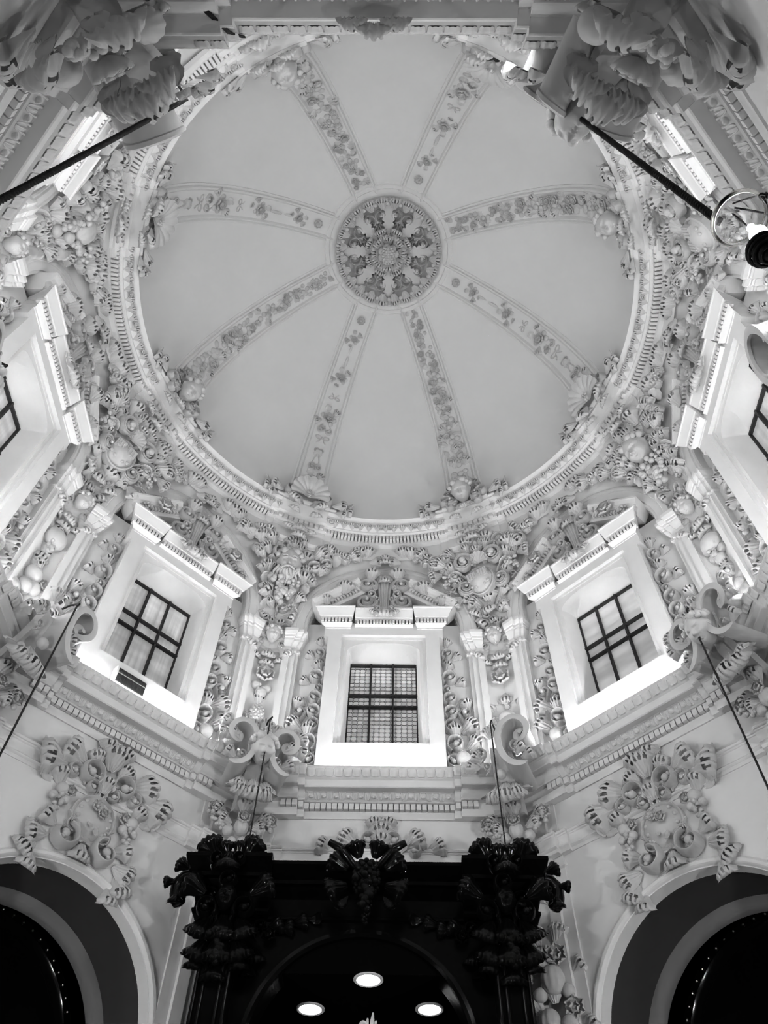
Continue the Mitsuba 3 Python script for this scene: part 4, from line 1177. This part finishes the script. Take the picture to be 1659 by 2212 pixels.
for j in range(8):
    face = j % 2 == 0
    t = thing('cornice_console', (f'console with a face between leafy volutes {WHERE[j]}' if face else f'console of two plain rolled volutes {WHERE[j]}'), 'console')
    M = C(j)
    put(t + '__bracket', s_con, M=M)
    K = M @ F(4.10)
    if face:
        h = put(t + '__face', lib('head'), M=K @ T().translate([0.0, -1.24, 0.16]) @ T().rotate([1, 0, 0], 34) @ T().scale([.40, .40, .42]))
        put(h + '__hair', lib('hair'), M=K @ T().translate([0.0, -1.24, 0.16]) @ T().rotate([1, 0, 0], 34) @ T().scale([.43, .43, .42]))
        orn(t, K, [('strap', 0.05, -1.06, 0, 0.95, 0.0), ('curl', 0.30, -1.10, -60, 0.24, 0.04), ('knob', 0.42, -1.02, -100, 0.22, 0.04), ('curl', 0.40, -0.92, -60, 0.24, 0.06), ('hook', 0.24, -1.30, 10, 0.17, 0.02), ('knob', 0.30, -1.34, -60, 0.20, 0.0), ('stem', 0.16, -1.40, 180, 0.24, 0.04, 0, True), ('curl', 0.16, -1.52, 190, 0.24, -0.10)], sym=True)
        orn(t, K, [('curl', -0.12, -0.94, 25, 0.24, 0.04), ('curl', 0.12, -0.94, -25, 0.24, 0.04), ('curl', 0.0, -0.90, 0, 0.26, 0.04), ('knob', 0.0, -1.04, 0, 0.18, 0.12)])
    else:
        orn(t, K, [('strap', 0.0, -1.04, 0, 1.05, 0.06), ('hook', 0.24, -1.14, 20, 0.20, 0.06), ('knob', 0.20, -1.24, -50, 0.2, 0.04), ('knob', 0.28, -1.30, -70, 0.2, 0.0), ('hook', 0.17, -1.36, 30, 0.15, 0.04)], sym=True)
        orn(t, K, [('curl', -0.08, -0.88, 15, 0.22, 0.0), ('curl', 0.10, -0.88, -15, 0.22, 0.0), ('fruit', 0.0, -1.52, 0, 0.14, 0.06)])
    # leafy cup under the bracket
    K2 = M @ F(4.28)
    orn(t, K2, [('curl', 0.0, -1.54, 180, 0.42, 0.10, 0, False, (.8, 1, 1.25)), ('curl', -0.10, -1.54, 170, 0.38, 0.06, 0, False, (.7, 1, 1.25)), ('curl', 0.10, -1.54, 190, 0.38, 0.06, 0, False, (.7, 1, 1.25)), ('small', 0.17, -1.52, 200, 0.30, 0.0), ('small', -0.17, -1.52, 160, 0.30, 0.0)])
    t = thing('corner_garland', f'stucco fruit cluster hanging below the cornice console {WHERE[j]}', 'garland')
    K3 = M @ F(4.58)
    spec = [('melon', 0.0, -2.05, 0, 0.19, 0.10), ('rose', 0.0, -1.94, 0, 0.2, 0.12), ('curl', -0.12, -2.0, 70, 0.2, 0.06), ('curl', 0.12, -2.0, -70, 0.2, 0.06), ('fruit', -0.15, -2.10, 0, 0.14, .06), ('fruit', 0.15, -2.12, 0, 0.14, .06), ('fruit', 0.04, -2.22, 0, 0.12, .08), ('fruit', -0.08, -2.24, 0, 0.11, .08), ('curl', -0.18, -1.90, 60, 0.26, 0.0), ('curl', 0.18, -1.90, -60, 0.26, 0.0),
            ('berries', 0.30, -1.98, -40, 0.30, 0.0), ('berries', -0.30, -1.98, 40, 0.30, 0.0), ('rose', 0.36, -1.84, 0, 0.24, 0.0), ('rose', -0.36, -1.84, 0, 0.24, 0.0), ('knob', 0.0, -2.34, 180, 0.22, .04), ('grapes', 0.0, -2.46, 0, 0.34, 0.03), ('small', 0.13, -2.36, 200, 0.24, 0.0), ('small', -0.13, -2.36, 160, 0.24, 0.0), ('knob', 0.0, -1.84, 0, 0.22, 0.08)]
    if j in (2, 3, 4, 5):      # fuller leaves in the near corners
        spec = spec + [('curl', -0.42, -1.92, 70, 0.44, -0.09), ('curl', 0.42, -1.92, -70, 0.44, -0.09), ('curl', -0.30, -2.16, 120, 0.42, -0.12), ('curl', 0.30, -2.16, -120, 0.42, -0.12), ('melon', -0.30, -1.96, 0, 0.24, 0.12), ('fruit', 0.32, -2.0, 0, 0.24, 0.12), ('curl', -0.16, -2.3, 150, 0.38, .06), ('curl', 0.16, -2.3, 210, 0.38, .06), ('rose', 0.0, -2.12, 0, 0.34, .16)]
    orn(t, K3, spec)

# ---------------- cartouches over the two chapel arches
CART = [('strap', 0.10, -2.58, 0, 0.66, 0.02, 0, True, (1, 1, .35)), ('hook', 0.22, -2.12, -20, 0.40, 0.04), ('curl', 0.30, -2.04, -72, 0.40, 0.05), ('curl', 0.50, -2.10, -104, 0.44, 0.03), ('hook', 0.40, -2.18, -50, 0.26, 0.03), ('curl', 0.15, -2.00, -22, 0.26, 0.02), ('hook', 0.13, -2.27, -30, 0.22, .05),
        ('fruit', 0.46, -2.46, 0, 0.15, 0.06), ('fruit', 0.38, -2.56, 0, 0.11, 0.05), ('fruit', 0.52, -2.56, 0, 0.10, 0.05), ('berries', 0.47, -2.64, 0, 0.30, 0.0), ('knob', 0.48, -2.40, -20, 0.24, 0.0), ('rose', 0.36, -2.44, 0, 0.18, 0.02), ('small', 0.56, -2.40, -60, 0.22, 0.0),
        ('hook', 0.25, -2.93, 160, 0.40, 0.04, 0, True), ('volute', 0.19, -2.76, 200, 0.26, 0.02, 0, True), ('curl', 0.42, -2.98, -110, 0.30, 0.02), ('curl', 0.50, -3.06, -150, 0.30, 0.0), ('knob', 0.36, -2.84, -70, 0.24, 0.02), ('knob', 0.46, -3.22, 190, 0.24, 0.0)]
CART0 = [('curl', 0.0, -1.98, 0, 0.36, 0.06), ('knob', 0.0, -2.30, 0, 0.22, 0.08), ('knob', 0.0, -2.92, 180, 0.26, 0.04), ('knob', -0.08, -1.82, 12, 0.26, 0.03), ('knob', 0.08, -1.82, -12, 0.26, 0.03)]
for k in (1, 7):
    t = thing('arch_cartouche', f'stucco cartouche with shield, curling leaves and fruit over the {SAY[k]} chapel arch', 'cartouche')
    G = W(k) @ F(4.545)
    s_ = put(t + '__shield', lib('plate'), M=G @ T().translate([0, -2.62, 0.0]) @ T().scale([0.56, 0.50, 0.5]))
    orn(s_, G, [('daisy', -0.04, -2.52, 0, 0.16, 0.13), ('rose', 0.05, -2.58, 20, 0.16, 0.13), ('feather', 0.05, -2.70, 180, 0.18, 0.12), ('feather', -0.07, -2.66, 200, 0.14, 0.12)])
    for i in range(4):
        for s in (-1, 1):
            put(s_ + '__bead', lib('fruit'), M=G @ T().translate([s * (0.19 - .02 * (i - 1.5) ** 2), -2.46 - .10 * i, .08]) @ T().scale([.05, .05, .05]))
    orn(t, G, CART, sym=True); orn(t, G, CART0)
# shell crest on the far wall above the altar
t = thing('wall_crest', 'pale stucco crest of curled leaves on the wall just above the altar cornice', 'stucco ornament')
orn(t, F(4.545) @ T().translate([.03, 0, 0]), [('hook', 0.16, -1.99, -20, 0.30, 0.04), ('curl', 0.30, -2.06, -60, 0.32, 0.05), ('hook', 0.42, -2.12, -60, 0.26, 0.03), ('knob', 0.60, -2.10, -70, 0.26, 0.02), ('stem', 0.10, -2.06, -20, 0.2, 0.0)], sym=True)
orn(t, F(4.545) @ T().translate([.03, 0, 0]), [('curl', 0.0, -2.04, 0, 0.30, 0.08), ('knob', -0.06, -1.86, 14, 0.22, 0.06), ('knob', 0.06, -1.86, -14, 0.22, 0.06), ('knob', 0.0, -2.14, 0, 0.26, 0.06)])
# leaf pendant under the near cornice soffit
t = thing('soffit_pendant', 'leafy pendant hanging from the dark soffit at the top edge', 'stucco ornament')
orn(t, W(4) @ F(4.33), [('curl', -0.10, -1.34, 160, 0.22, 0.06), ('curl', 0.10, -1.34, 200, 0.22, 0.06), ('curl', 0.0, -1.34, 180, 0.26, 0.09)])

t = thing('lower_garland', 'thick garland of stucco fruit and blossoms beside the altar column on the right', 'garland')
LG = [('knob', 0.08, -3.40, 20, 0.2, 0.0), ('curl', 0.10, -3.90, -20, 0.26, 0.03), ('curl', -0.10, -3.90, 20, 0.26, 0.03), ('rose', 0.10, -4.06, 0, 0.28, 0.08), ('melon', -0.10, -4.06, 0, 0.24, 0.08), ('curl', 0.0, -4.16, 0, 0.26, 0.06), ('melon', 0.02, -4.30, 0, 0.27, 0.12), ('knob', 0.20, -4.24, -60, 0.24, .03), ('knob', -0.20, -4.24, 60, 0.24, .03),
      ('fruit', 0.16, -4.42, 0, 0.15, .1), ('fruit', -0.14, -4.42, 0, 0.15, .1), ('curl', 0.0, -4.52, 0, 0.26, .08), ('rose', 0.20, -4.60, 0, 0.26, .05), ('curl', -0.18, -4.58, 50, 0.26, .05), ('melon', -0.08, -4.70, 0, 0.24, .1), ('fruit', 0.12, -4.74, 0, 0.18, .1), ('knob', 0.22, -4.86, -60, .26, .04), ('curl', -0.18, -4.88, 60, .26, .04), ('rose', 0.0, -4.94, 0, .28, .08)]
orn(t, C(7) @ F(4.80) @ T().translate([0.11, 0.54, 0]), LG)

# ================================================================== window glass
def pane_fn(p, n, uv):
    # obscured glass with the folds of a blind painted as vertical streaks, and stain bands
    s = fbm(p.x * 14 + p.y * 14, p.z * 0.9, 3.0, 3)
    b = fbm(p.x * 1.3 + 5, p.y * 1.3, p.z * 5.0, 3)
    return mi.Color3f(0.24 + 0.62 * s * b + 0.1 * b)
GLASS = mat('mat_obscured_glass', twos({'type': 'principled', 'base_color': proc(pane_fn), 'roughness': 0.25, 'specular': 0.5}))
GLASS2 = mat('mat_leaded_glass', twos({'type': 'principled', 'base_color': {'type': 'rgb', 'value': 0.55}, 'roughness': 0.2, 'specular': 0.5}))
GLASS3 = mat('mat_leaded_glass_dark', twos({'type': 'principled', 'base_color': {'type': 'rgb', 'value': 0.42}, 'roughness': 0.2, 'specular': 0.5}))
XM, ZM, GH, GW = (-0.205, 0.165), (0.72, 0.97), 1.68, 0.562
def bars():
    out = [slab(sg.box(-GW, -0.01, GW, GH).difference(sg.box(-GW + .02, 0.012, GW - .02, GH - .035)), 4.985, 5.04)]
    return cat(*out)
s_frame = shape(bars(), IRON, False)
s_v = [shape(box(x - .016, x + .016, 4.97, 5.03, 0, GH), IRON, False) for x in XM]
s_h = [shape(box(-GW, GW, 4.965, 5.025, z - .014, z + .014), IRON, False) for z in ZM]
XS, ZS_ = (-GW,) + XM + (GW,), (0.0,) + ZM + (GH,)
s_p = [shape(box(XS[i] + .005, XS[i + 1] - .005, 5.03, 5.04, ZS_[r] + .005, ZS_[r + 1] - .005), GLASS, False) for r in range(3) for i in range(3)]
for k in range(8):
    w = f'window_{k + 1}'; M = W(k)
    put(w + '__frame', s_frame, M=M)
    for s in s_v + s_h:
        put(w + '__glazing_bar', s, M=M)
    if k:
        for s in s_p:
            put(w + '__pane', s, M=M)
# leaded lights of the far window: long octagons between small squares
NX, NZ = 13, 21
px_, pz_ = 2 * GW / NX, GH / NZ
came, oct_ = [], None
def octo(w, h, c, y):
    return slab(sg.Polygon([(-w + c, -h), (w - c, -h), (w, -h + c), (w, h - c), (w - c, h), (-w + c, h), (-w, h - c), (-w, -h + c)]), y, y + 0.008)
s_o = [shape(octo(px_ / 2 - .0015, pz_ / 2 - .0015, 0.018, 5.036), g, False) for g in (GLASS2, GLASS3)]
lead = []
for i in range(NX + 1):
    x = -GW + i * px_
    for r in range(NZ):
        lead.append(box(x - .0024, x + .0024, 5.030, 5.0405, r * pz_ + .018, (r + 1) * pz_ - .018))
    continue
    lead.append(box(x - .0024, x + .0024, 5.030, 5.0405, 0, GH))
for r in range(NZ + 1):
    z = r * pz_
    for i in range(NX):
        lead.append(box(-GW + i * px_ + .018, -GW + (i + 1) * px_ - .018, 5.030, 5.0405, z - .0024, z + .0024))
    continue
    lead.append(box(-GW, GW, 5.030, 5.0405, z - .0024, z + .0024))
for i in range(NX + 1):
    for r in range(NZ + 1):
        c = (-GW + i * px_, r * pz_)
        d = slab(sg.Polygon([(c[0] - .022, c[1]), (c[0], c[1] - .022), (c[0] + .022, c[1]), (c[0], c[1] + .022)]).difference(sg.Polygon([(c[0] - .016, c[1]), (c[0], c[1] - .016), (c[0] + .016, c[1]), (c[0], c[1] + .016)])), 5.030, 5.0405)
        lead.append(d)
n = put('window_1__lead_came', cat(*lead), IRON, False); labels[n] = {'kind': 'stuff', 'label': 'black lead cames between the panes'}
rr = random.Random(5)
sq_ = [slab(sg.Polygon([(-GW + i * px_ - .017, r * pz_), (-GW + i * px_, r * pz_ - .017), (-GW + i * px_ + .017, r * pz_), (-GW + i * px_, r * pz_ + .017)]), 5.037, 5.042) for i in range(1, NX) for r in range(1, NZ)]
n = put('window_1__small_pane', cat(*sq_), GLASS2, False); labels[n] = {'kind': 'stuff', 'label': 'small diamond panes between the long octagons'}
for i in range(NX):
    for r in range(NZ):
        put('window_1__pane', s_o[int(rr.random() < 0.33)], M=T().translate([-GW + (i + .5) * px_, 0, (r + .5) * pz_]))

# electric heater standing on the far left sill
t = thing('fan_heater', 'small pale heater with two black grilles on the far left window sill', 'heater')
hx, ha = -0.18, 4.42
M = W(1)
put(t + '__case', box(hx - .24, hx + .24, ha, ha + .12, -1.074, -0.55), PL, False, M)
for r in range(2):
    zb = -0.735 + r * 0.085 - (0.07 if r == 0 else 0)
    g = put(t + '__grille', box(hx - .21, hx + .21, ha - .006, ha + .004, zb, zb + (.135 if r == 0 else .065)), IRON, False, M)
    for i in range(17):
        x = hx - .20 + i * .025
        put(g + '__slat', shape(box(x - .003, x + .003, ha - .011, ha - .005, zb + .006, zb + (.128 if r == 0 else .058)), IRON, False), M=M)

# ================================================================== altar
AF, XC = 3.62, -0.10
t = thing('altar_canopy', 'black carved wooden altar canopy with a broad cornice before the far wall', 'altar')
AX = T().translate([XC, 0, 0])
def acorn():
    pr = [(4.4, -2.92), (3.30, -2.92), (3.30, -2.96), (3.33, -2.985), (3.38, -3.03), (3.43, -3.07), (3.43, -3.11), (3.47, -3.125), (3.50, -3.17), (3.54, -3.20), (3.56, -3.22), (3.56, -3.40), (3.53, -3.42), (3.53, -3.45), (3.56, -3.47), (4.4, -3.47)]
    out = [extr_x([(q + 0.08 if q < 4.3 else q, z - 0.04) for q, z in pr], -1.04, 1.04)]
    for s in (-1, 1):
        q = np.array([s * (1.97 - (min(p[0], 3.6) - 3.30) * 0.55) for p in pr])
        out.append(extr_ends(pr, s * 1.03, q))
        out.append(box(*sorted((s * 1.10, s * 1.86)), 3.32, 4.2, -2.93, -2.895))
    return cat(*out)
put(t + '__cornice', acorn(), WOODF, 25, AX)
def afront():
    body = sg.box(-1.62, -9.4, 1.62, -3.4)
    c_ = sg.Point(-0.03, -4.74).buffer(1.07, 48)
    hole = c_.union(sg.box(-1.10, -9.4, 1.04, -4.74))
    return slab(body.difference(hole), AF + 0.02, AF + 0.30)
put(t + '__arched_front', afront(), WOODF, False, AX)
def ahole():
    prof = [(1.07, AF + .03), (1.07, AF - .01), (1.10, AF - .035), (1.14, AF - .03), (1.16, AF + .03)]
    th = np.linspace(0, PI, 61)
    P = [[(-0.03 + r * math.cos(q), A_, -4.74 + r * math.sin(q)) for r, A_ in prof] for q in th]
    return grid(np.array(P))
put(t + '__arch_moulding', ahole(), WOOD, 30, AX)
put(t + '__tympanum_board', box(-1.60, 1.60, AF + .04, AF + .08, -4.02, -3.4), DARK, False, AX)
nb = box(-1.60, 1.60, AF + .04, 4.9, -9.4, -4.02)
keep = nb.face_normals[:, 1] > -0.5
put(t + '__niche', trimesh.Trimesh(nb.vertices, nb.faces[keep], process=False), DARK, False, AX)
for s in (-1, 1):
    x0 = s * 1.46
    c_ = put(t + '__column', box(x0 - .17, x0 + .17, AF - .18, AF + .1, -9.4, -3.95), WOODF, 30, AX)
    for q in (-.15, -.08, .08, .15):
        put(c_ + '__colonnette', tube([(x0 + q, AF - .185, -9.4), (x0 + q, AF - .185, -3.95)], .02, 12), WOOD, True, AX)
    G = AX @ F(AF - .16) @ T().translate([x0, 0, 0])
    spec = [('curl', 0.0, -3.56, 180, 0.34, 0.04), ('curl', 0.16, -3.58, 200, 0.30, 0.02), ('curl', -0.16, -3.58, 160, 0.30, 0.02), ('hook', 0.20, -3.50, -20, 0.30, 0.04), ('hook', -0.20, -3.50, 20, 0.30, 0.04, 0, True), ('curl', 0.0, -3.78, 180, 0.34, 0.04), ('curl', 0.15, -3.80, 200, 0.30, 0.02), ('curl', -0.15, -3.80, 160, 0.30, 0.02),
            ('head', 0.0, -3.40, 0, 0.28, 0.10), ('curl', 0.24, -3.34, -60, 0.30, .06), ('curl', -0.24, -3.34, 60, 0.30, .06), ('knob', 0.0, -4.02, 180, 0.26, 0.02), ('grapes', 0.0, -3.92, 0, 0.34, .05), ('hook', 0.0, -3.22, 0, 0.26, 0.1), ('knob', -.2, -3.95, 170, .2, 0), ('knob', .2, -3.95, 190, .2, 0)]
    orn(c_, G, spec, WOOD)
    orn(t, AX @ F(3.36) @ T().translate([s * 1.50, 0, 0]), [('curl', -0.16, -2.94, 30, 0.28, 0), ('curl', 0.16, -2.94, -30, 0.28, 0), ('curl', -0.05, -2.94, 10, 0.20, 0), ('curl', 0.08, -2.94, -10, 0.20, 0), ('knob', 0.0, -2.92, 180, 0.26, .06), ('hook', -.12, -3.0, 0, .2, .05), ('hook', .12, -3.0, 0, .2, .05)], WOOD)
    bx0 = s * 1.70
    path = [(bx0, -3.06), (bx0 + s * .20, -3.02), (bx0 + s * .31, -3.04), (bx0 + s * .38, -3.11), (bx0 + s * .37, -3.20), (bx0 + s * .34, -3.28), (bx0 + s * .31, -3.33)]
    put(t + '__side_bracket', tube([(x, AF + .0, z) for x, z in path], [.10, .09, .085, .075, .075, .085, .07], 12), WOOD, True, AX)
    orn(t, AX @ F(AF - .06), [('curl', bx0 + s * .26, -2.98, -s * 70, 0.18, .04), ('knob', bx0 + s * .33, -3.26, 180, 0.17, .04), ('knob', bx0 + s * .39, -3.12, -s * 100, 0.14, .02), ('hook', bx0 - s * .05, -3.32, 0, .26, .04), ('curl', bx0 - s * .02, -3.52, s * 200, .28, .02), ('knob', bx0 - s * .04, -3.74, s * 190, .22, .02), ('knob', bx0 - s * .05, -3.92, s * 190, .18, .02)], WOOD)
    orn(t, AX @ F(AF + .01), [('curl', s * 1.02, -3.62, s * 60, 0.20, .02), ('curl', s * 0.90, -3.60, s * 80, 0.18, .02), ('rose', s * 1.00, -3.68, 0, 0.18, .03), ('curl', s * 0.76, -3.54, s * 75, 0.18, .02), ('small', s * 0.60, -3.50, s * 80, 0.18, .02), ('curl', s * 1.12, -3.80, s * 170, 0.20, .02), ('small', s * 1.16, -3.96, s * 175, 0.20, .02), ('hook', s * 1.1, -3.58, 0, .18, .02), ('fruit', s * .82, -3.62, 0, .06, .03)], WOOD)
orn(t, AX @ F(3.36), [('cone', 0.0, -3.22, 0, 0.42, 0.08), ('grapes', 0.0, -3.42, 0, 0.40, 0.08), ('grapes', 0.0, -3.60, 0, 0.24, 0.04), ('curl', -0.20, -3.10, 60, 0.26, 0.06), ('curl', 0.20, -3.10, -60, 0.26, 0.06), ('curl', -0.20, -3.28, 110, 0.28, 0.05), ('curl', 0.20, -3.28, -110, 0.28, 0.05), ('feather', -0.18, -3.38, 150, 0.26, 0.03), ('feather', 0.18, -3.38, 210, 0.26, 0.03),
                 ('knob', -0.08, -2.98, 20, 0.22, 0.06), ('knob', 0.08, -2.98, -20, 0.22, 0.06), ('knob', -0.18, -3.0, 50, 0.2, 0.05), ('knob', 0.18, -3.0, -50, 0.2, .05)], WOOD)
for s in (-1, 1):
    put(t + '__palm_branch', tube([(s * .12, 3.30, -3.08), (s * .22, 3.28, -2.96), (s * .30, 3.26, -2.88), (s * .42, 3.24, -2.82)], [.03, .045, .05, .035], 10), WOOD, True, AX)
# downlights in the niche ceiling
DL = [(-0.057, 3.75), (-0.679, 4.40), (0.581, 4.37)]
for i, (x, y) in enumerate(DL):
    t = thing('downlight', ('recessed round downlight nearest the altar arch in the black niche ceiling', 'recessed round downlight at the left rear of the black niche ceiling', 'recessed round downlight at the right rear of the black niche ceiling')[i], 'downlight')
    put(t + '__ring', lathe([(0.150, -4.022), (0.152, -4.032), (0.140, -4.040), (0.122, -4.036), (0.118, -4.026), (0.118, -4.020)], 40), PL, 30, T().translate([x, y, 0]))
    d = trimesh.creation.cylinder(0.118, 0.006, sections=40)
    e = put(t + '__lens', d, None, False, T().translate([x, y, -4.030]))
    scene[e]['bsdf'] = {'type': 'diffuse', 'reflectance': {'type': 'rgb', 'value': 0.5}}
    scene[e]['emitter'] = {'type': 'area', 'radiance': {'type': 'rgb', 'value': DOWN}}
# tip of the pale statue in the niche
t = thing('altar_statue', 'white statue of which only the crown tip shows in the dark niche', 'statue')
def statue():
    rows = []
    for r, z in ((.16, -5.30), (.15, -5.1), (.12, -4.98), (.10, -4.90), (.105, -4.84), (.09, -4.78), (.05, -4.745), (.001, -4.735)):
        rows.append((r, z))
    return lathe(rows, 24)
put(t + '__head', statue(), PL, True, T().translate([-0.06, 3.66, 0.20]))
crown = put(t + '__crown', cat(lathe([(.10, -.06), (.105, .0), (.085, .03), (.001, .03)], 16), ball(2, .16, .12, .12).apply_translation((.02, 0, .03)), ball(2, .10, .09, .14).apply_translation((-.05, 0, .06))), PL, True, T().translate([-.04, 3.60, -4.60]))
for q, h in ((-.07, .10), (-.02, .15), (.03, .20), (.06, .13)):
    put(crown + '__spike', tube([(q, 0, .0), (q + .005, 0, h * .6), (q + .012, 0, h)], [.026, .022, .008], 7), PL, True, T().translate([-.04, 3.60, -4.60]))

# dark altarpieces with gilt beads inside the two chapels
for k in (1, 7):
    t = thing('chapel_altarpiece', f'dark arched altarpiece edged with glinting beads inside the {SAY[k]} chapel', 'altarpiece')
    th = np.linspace(0.0, PI, 41)
    P = [[(r * math.cos(a), A_, -4.3 + r * math.sin(a)) for r, A_ in ((1.48, 6.5), (1.45, 6.38), (1.35, 6.36), (1.28, 6.42), (1.25, 6.5))] for a in th]
    put(t + '__arch', grid(np.array(P)), WOOD, 30, W(k))
    put(t + '__panel', slab(sg.Point(0, -4.3).buffer(1.29, 32).union(sg.box(-1.29, -9.4, 1.29, -4.3)), 6.46, 6.52), DARK, False, W(k))
    bead = shape(ball(2), GILT, True)
    for i in range(28):
        a = 0.15 + (PI - 0.3) * i / 27
        put(t + '__bead', bead, M=W(k) @ T().translate([1.40 * math.cos(a), 6.36, -4.3 + 1.40 * math.sin(a)]) @ T().scale([.05, .05, .05]))

# ================================================================== hanging lamps and their cables
def cable(x, y, z0, z1, rad):
    return tube([(x, y, z0), (x, y, (z0 + z1) / 2), (x, y, z1)], rad, 8)
CAB = {0: (3.80, -0.86, -2.90), 7: (3.80, -0.88, -2.90), 1: (3.80, -1.0, -5.6), 6: (3.86, -0.95, -5.6), 3: (4.0, -0.86, -6.5), 4: (3.95, -0.78, -4.45), 2: (3.85, -0.95, -6.0), 5: (3.85, -0.80, -6.0)}
for j, (R, z0, z1) in CAB.items():
    a = PI / 2 + PI / 8 + j * PI / 4
    x, y = R * math.cos(a), R * math.sin(a)
    t = thing('lamp_cable', f'thin black cable hanging from the console {WHERE[j]}', 'cable')
    if j in (3, 4):
        pts, n = [], 700
        zs = np.linspace(z0, z1, n)
        strands = []
        for q in range(2):
            strands.append(tube(np.stack([x + .010 * np.cos(zs * 95 + q * PI), y + .010 * np.sin(zs * 95 + q * PI), zs], 1), .0085, 5))
        put(t + '__strand', strands[0], IRON, True); put(t + '__strand', strands[1], IRON, True)
    else:
        put(t + '__strand', cable(x, y, z0, z1, .009 if j in (0, 7) else .011), IRON, True)
    put(t + '__hook', tube([(x, y, z0), (x + .02, y, z0 + .05), (x * 1.03, y * 1.03, z0 + .08), (x * 1.06, y * 1.06, z0 + .06)], .012, 8), IRON, True)
# loose cables that run along the near left corner of the cornice
t = thing('power_cables', 'bundle of black cables crossing the near left corner of the dark cornice', 'cable')
for q in range(3):
    put(t + '__cable', tube([(-1.23 - .02 * q, -4.40 + .01 * q, -1.36), (-1.14 - .015 * q, -4.29, -1.37 + .004 * q), (-1.03 - .01 * q, -4.17, -1.26), (-0.98 + .01 * q, -4.135, -1.08)], .008, 6), IRON, True)
# glass lamp on the cable of the near right corner
LX, LY = 4.0 * math.cos(PI / 2 + PI / 8 + 4 * PI / 4), 4.0 * math.sin(PI / 2 + PI / 8 + 4 * PI / 4)
LM = T().translate([LX, LY, -4.62])
CLEAR = mat('mat_clear_glass', {'type': 'dielectric', 'int_ior': 1.5})
CHROME = mat('mat_chrome', twos({'type': 'roughconductor', 'material': 'Ag', 'alpha': 0.12}))
def hanging_lamp(label, LM_, power=LAMP):
    LN = thing('hanging_lamp', label, 'lamp')
    put(LN + '__glass_dish', lathe([(.001, -.09), (.05, -.085), (.085, -.05), (.098, 0.0), (.100, .03), (.094, .03), (.091, 0.0), (.079, -.045), (.046, -.077), (.001, -.082)], 40), CLEAR, True, LM_)
    put(LN + '__rim', lathe([(.098, .02), (.108, .025), (.112, .035), (.108, .045), (.098, .045), (.094, .035), (.098, .02)], 40), CHROME, True, LM_)
    bm = trimesh.creation.icosphere(3, 0.034)
    b = put(LN + '__bulb', bm, None, True, LM_ @ T().translate([0.02, 0.02, -0.13]))
    scene[b]['bsdf'] = {'type': 'diffuse', 'reflectance': {'type': 'rgb', 'value': 0.5}}
    scene[b]['emitter'] = {'type': 'area', 'radiance': {'type': 'rgb', 'value': power}}
    put(LN + '__socket', lathe([(.001, -.30), (.022, -.30), (.026, -.26), (.026, -.20), (.020, -.165), (.001, -.165)], 20), CHROME, 30, LM_ @ T().translate([0.02, 0.02, 0.0]))
    coil = []
    zz = np.linspace(0, 1, 160)
    rr_ = 0.058 * np.sin(PI * (0.06 + 0.88 * zz)) + .004
    coil.append(tube(np.stack([rr_ * np.cos(zz * 46), rr_ * np.sin(zz * 46), -.20 - .13 * zz], 1), .006, 6))
    put(LN + '__wire_finial', cat(*coil, ball(2, .09, .09, .12).apply_translation((0, 0, -.265))), IRON, True, LM_ @ T().translate([-.02, .03, -.04]))
    def link():
        th = np.arange(13) * 2 * PI / 12
        return tube(np.stack([.011 * np.cos(th), 0 * th, .018 * np.sin(th)], 1), .0035, 5, False)
    lk = shape(link(), IRON, True)
    for c_ in range(3):
        ang = math.radians((350, 35, 305)[c_])
        ca, sa = math.cos(ang), math.sin(ang)
        ch = put(LN + '__chain', tube([(.105 * ca, .105 * sa, .04), (.03 * ca, .03 * sa, .17)], .004, 6), IRON, True, LM_)
        for i in range(35):
            q = [.112 * ca, .112 * sa, .02 - .028 * i]
            put(ch + '__link', lk, M=LM_ @ T().translate(q) @ T().rotate([0, 0, 1], 90 * (i % 2)))

    put(LN + '__lower_ring', tube([(.112 * math.cos(q), .112 * math.sin(q), -.95) for q in np.linspace(0, 2 * PI, 41)], .008, 8, False), CHROME, True, LM_)
hanging_lamp('glass sanctuary lamp with a glowing bulb on chains by the near right wall', LM)
for j, side in ((1, 'left'), (6, 'right')):  # unseen lamps added at these cable ends, extra bright to lift the lower walls
    R, z0, z1 = CAB[j]
    q = PI / 2 + PI / 8 + j * PI / 4
    hanging_lamp(f'glass sanctuary lamp added out of view at the end of the {side} cable', T().translate([R * math.cos(q), R * math.sin(q), z1 - 0.17]), 1000.0)

# unseen floodlights added in the rear corners to brighten the far lower walls
for j, tx_ in ((2, 1.6), (5, -1.6)):
    q = PI / 2 + PI / 8 + j * PI / 4
    p = np.array([4.55 * math.cos(q), 4.55 * math.sin(q), -6.0])
    n = thing('added_fill_light', f'unseen black box lamp added low on the rear corner {"left" if j == 2 else "right"} of the picture', 'light')
    M = T().look_at(origin=p.tolist(), target=[tx_, 4.2, -2.6], up=[0, 0, 1])
    put(n + '__housing', cat(box(-.16, .16, -.12, -.10, -.10, .0), box(-.16, .16, .10, .12, -.10, .0), box(-.16, -.14, -.12, .12, -.10, .0), box(.14, .16, -.12, .12, -.10, .0), box(-.16, .16, -.12, .12, -.12, -.10)), IRON, False, M)
    e = put(n + '__lens', mesh([(-.14, -.10, -.02), (.14, -.10, -.02), (.14, .10, -.02), (-.14, .10, -.02)], [(0, 1, 2, 3)]), None, False, M)
    scene[e]['bsdf'] = {'type': 'diffuse', 'reflectance': {'type': 'rgb', 'value': 0.3}}
    scene[e]['emitter'] = {'type': 'area', 'radiance': {'type': 'rgb', 'value': FILL_FLOOD}}
